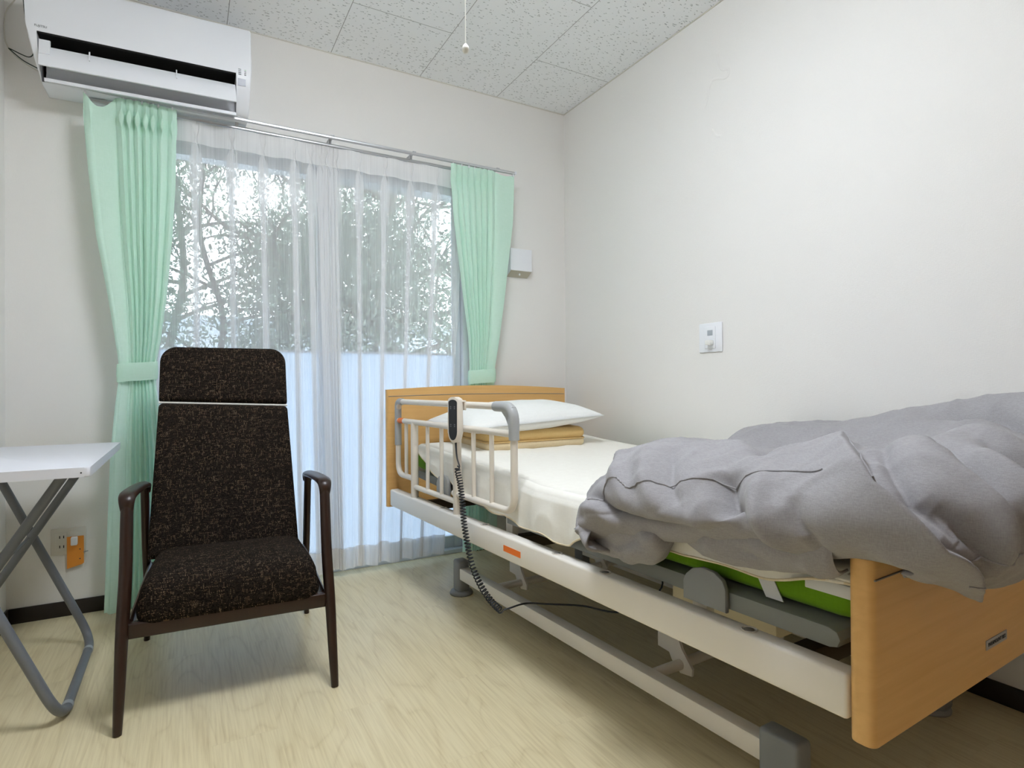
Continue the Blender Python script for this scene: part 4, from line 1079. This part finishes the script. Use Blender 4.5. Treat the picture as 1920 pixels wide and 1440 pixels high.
box('rear_rail', (-.245, .235, .235), (.245, .26, .275), 'darkwood', ch, .005, 3)
def seat_map(a, b, t):
    # b runs front(-) to back(+); the front edge rolls down a little
    f = (b+.262)/.46; z = .305 - .012*max(0, .25-f)*4*.6 - .018*f
    k_ = 1+.10*(1 if t > 0 else .6)*max(0, .6-abs(f-.2))
    tt = t*(1.05-.28*min(1, max(0, f)))*k_
    nar = 1-.03*(t > 0)
    return (a*(nar), b - (.008 if t > 0 else -.012)*0, z+tt + (-.012 if t < 0 and f < .1 else 0))
slab_cushion('seat_cushion', rrect(-.228, .228, -.268, .20, (.035, .035, .03, .03)),   .128, .052, .010, seat_map, 'tweed', ch)
# backrest plane: from (y .20, z .345) leaning back to (y .41, z 1.0)
ang = math.atan2(.185, .655)
def back_map(a, b, t, tw=0.):
    # a across, b up the slope from 0; t<0 toward the front
    y = .172 + b*math.sin(ang) + t*math.cos(ang); z = .335 + b*math.cos(ang) - t*math.sin(ang)
    return (a - .014, y, z + tw*a*0)
def taper(pts, b0, w0, b1, w1):
    return [(a*(w0+(w1-w0)*(b-b0)/(b1-b0)), b) for a, b in pts]
tilt_ = -.045
def skew(pts, blim, fac):     # slope only the ends beyond blim
    return [(a, b+fac(a, b)) for a, b in pts]
lo = rrect(-1, 1, 0, .475, (.03, .03, .012, .012)); lo = [(a, b) for a, b in lo]
def rr_real(w0, w1, b0, b1, r):
    base = rrect(-.22, .22, b0, b1, r); out = []
    for a, b in base:
        f = (b-b0)/(b1-b0); out.append((a*(w0+(w1-w0)*f)/.22, b))
    return out
bk_ = [(a, b + (tilt_*a*max(0, (b-.30)/.17) if b > .30 else 0)) for a, b in rr_real(.228, .2055, -.03, .474, (.006, .006, .014, .014))]
hd2 = [(a, b + tilt_*a*max(0, (.60-b)/.12)) for a, b in rr_real(.2055, .204, .481, .688, (.010, .010, .055, .055))]
slab_cushion('backrest', bk_, .062, .022, .005, back_map, 'tweed', ch)
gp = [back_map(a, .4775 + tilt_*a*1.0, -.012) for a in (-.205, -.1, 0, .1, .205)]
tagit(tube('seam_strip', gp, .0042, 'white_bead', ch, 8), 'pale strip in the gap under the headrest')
hr_ = slab_cushion('headrest', hd2, .06, .02, .006, back_map, 'tweed', ch)
for s in (-.1, .1):
    tube('headrest_post', [back_map(s, .40, .01), back_map(s, .56, .01)], .005, 'table_leg', ch, 8)
bp = [back_map(0, .02, .036), back_map(0, .60, .036)]
for s in (-.16, .16):
    tube('back_slat', [back_map(s, -.03, .040), back_map(s, .25, .042), back_map(s, .46, .040)], .014, 'darkwood', ch, 10, .008, (1, 0, 0))

# ------------------------------------------------------------------ folding table with card and flowers
TX, TY = -2.345, -.585
tb = thing('folding_table', 'white-topped folding table on grey crossed tube legs at the left edge', 'table', (TX, TY, 0))
def tl(p): return (p[0]-TX, p[1]-TY, p[2])
bm = bmesh.new(); x0, y0, _ = tl((-2.60, -.985, 0)); x1, y1, _ = tl((-2.097, -.205, 0))
ol = rrect(x0, x1, y0, y1, (.012, .012, .012, .012), 5)
bm_prism(bm, ol, 2, .637, .661, .004); tt_ = from_bm('tabletop', bm, 'table_top', tb, 40)
tube('screw_mark', [tl((-2.115, -.9855, .648)), tl((-2.115, -.9845, .648))], .002, 'black_mark', tt_, 8)
RT = .0125
fa = fillet([tl((-2.43, -.90, .63)), tl((-2.168, -.90, RT)), tl((-2.168, -.345, RT)), tl((-2.43, -.345, .63))], .085, 10)
tube('leg_frame', fa, RT, 'table_leg', tb, 14)
fb_ = fillet([tl((-2.165, -.855, .636)), tl((-2.547, -.855, RT)), tl((-2.547, -.39, RT)), tl((-2.165, -.39, .636))], .07, 8)
tube('leg_frame', fb_, RT*.95, 'table_leg', tb, 14)
for y in (-.815, -.435): tube('tube_collar', [tl((-2.168, y-.009, RT)), tl((-2.168, y+.009, RT))], RT+.001, 'clear_tape', tb, 16)
tube('pivot_bar', [tl((-2.325, -.905, .385)), tl((-2.325, -.34, .385))], .004, 'table_leg', tb, 8)
cd = thing('photo_stand', 'white card stand on the folding table, cut by the left edge', 'card stand', (-2.395, -.40, .661), .35)
bm = bmesh.new(); bm_prism(bm, [(-.004, 0), (.004, 0), (.034, .135), (.026, .135)], 0, -.10, 0.0, .001); from_bm('card', bm, 'vase', cd)
box('stand_leg', (-.06, .03, 0), (-.04, .06, .003), 'vase', cd)
tube('edge_line', [(-.004, -.0048, .004), (-.004, .0252, .131)], .0006, 'grey_print', cd, 6)
fl = thing('flower_vase', 'small white vase of purple flowers on the folding table, mostly outside the left edge', 'flower vase', (-2.50, -.38, .661))
lathe('vase', [(.02, 0), (.032, .01), (.036, .04), (.024, .07), (.018, .085), (.022, .095), (.019, .094), (.014, .08)], 'vase', fl, 28)
rnd = random.Random(2)
for i in range(7):
    a = i*.9+.1; q = [Vector((0, 0, .05)), Vector((.02*math.cos(a), .02*math.sin(a), .12)), Vector((.055*math.cos(a), .05*math.sin(a), .15+.012*(i % 3)))]
    s_ = tube('stem', catmull(q, 5), .0014, 'stem', fl, 6)
    bm = bmesh.new()
    for k2 in range(9):
        d = Vector((rnd.gauss(0, 1), rnd.gauss(0, 1), rnd.gauss(.3, .7))).normalized()
        bmesh.ops.create_icosphere(bm, subdivisions=1, radius=.007, matrix=Matrix.Translation(q[2]+d*.008) @ d.to_track_quat('Z', 'Y').to_matrix().to_4x4() @ Matrix.Diagonal((.8, .5, 1.3, 1)))
    from_bm('blossom', bm, 'leaf_purple', s_)
vs = []; fs = []
for i in range(8):
    a = i*.8+.4; b = Vector((.015*math.cos(a), .015*math.sin(a), .10)); tpp = Vector((.07*math.cos(a), .07*math.sin(a), .125+.01*(i % 2))); sd_ = Vector((-math.sin(a), math.cos(a), 0))*.009; md = (b+tpp)/2+Vector((0, 0, .012)); k0 = len(vs)
    vs += [b, md-sd_, tpp, md+sd_]; fs.append((k0, k0+1, k0+2, k0+3))
mesh('leaves', vs, fs, 'leaf', fl, False)
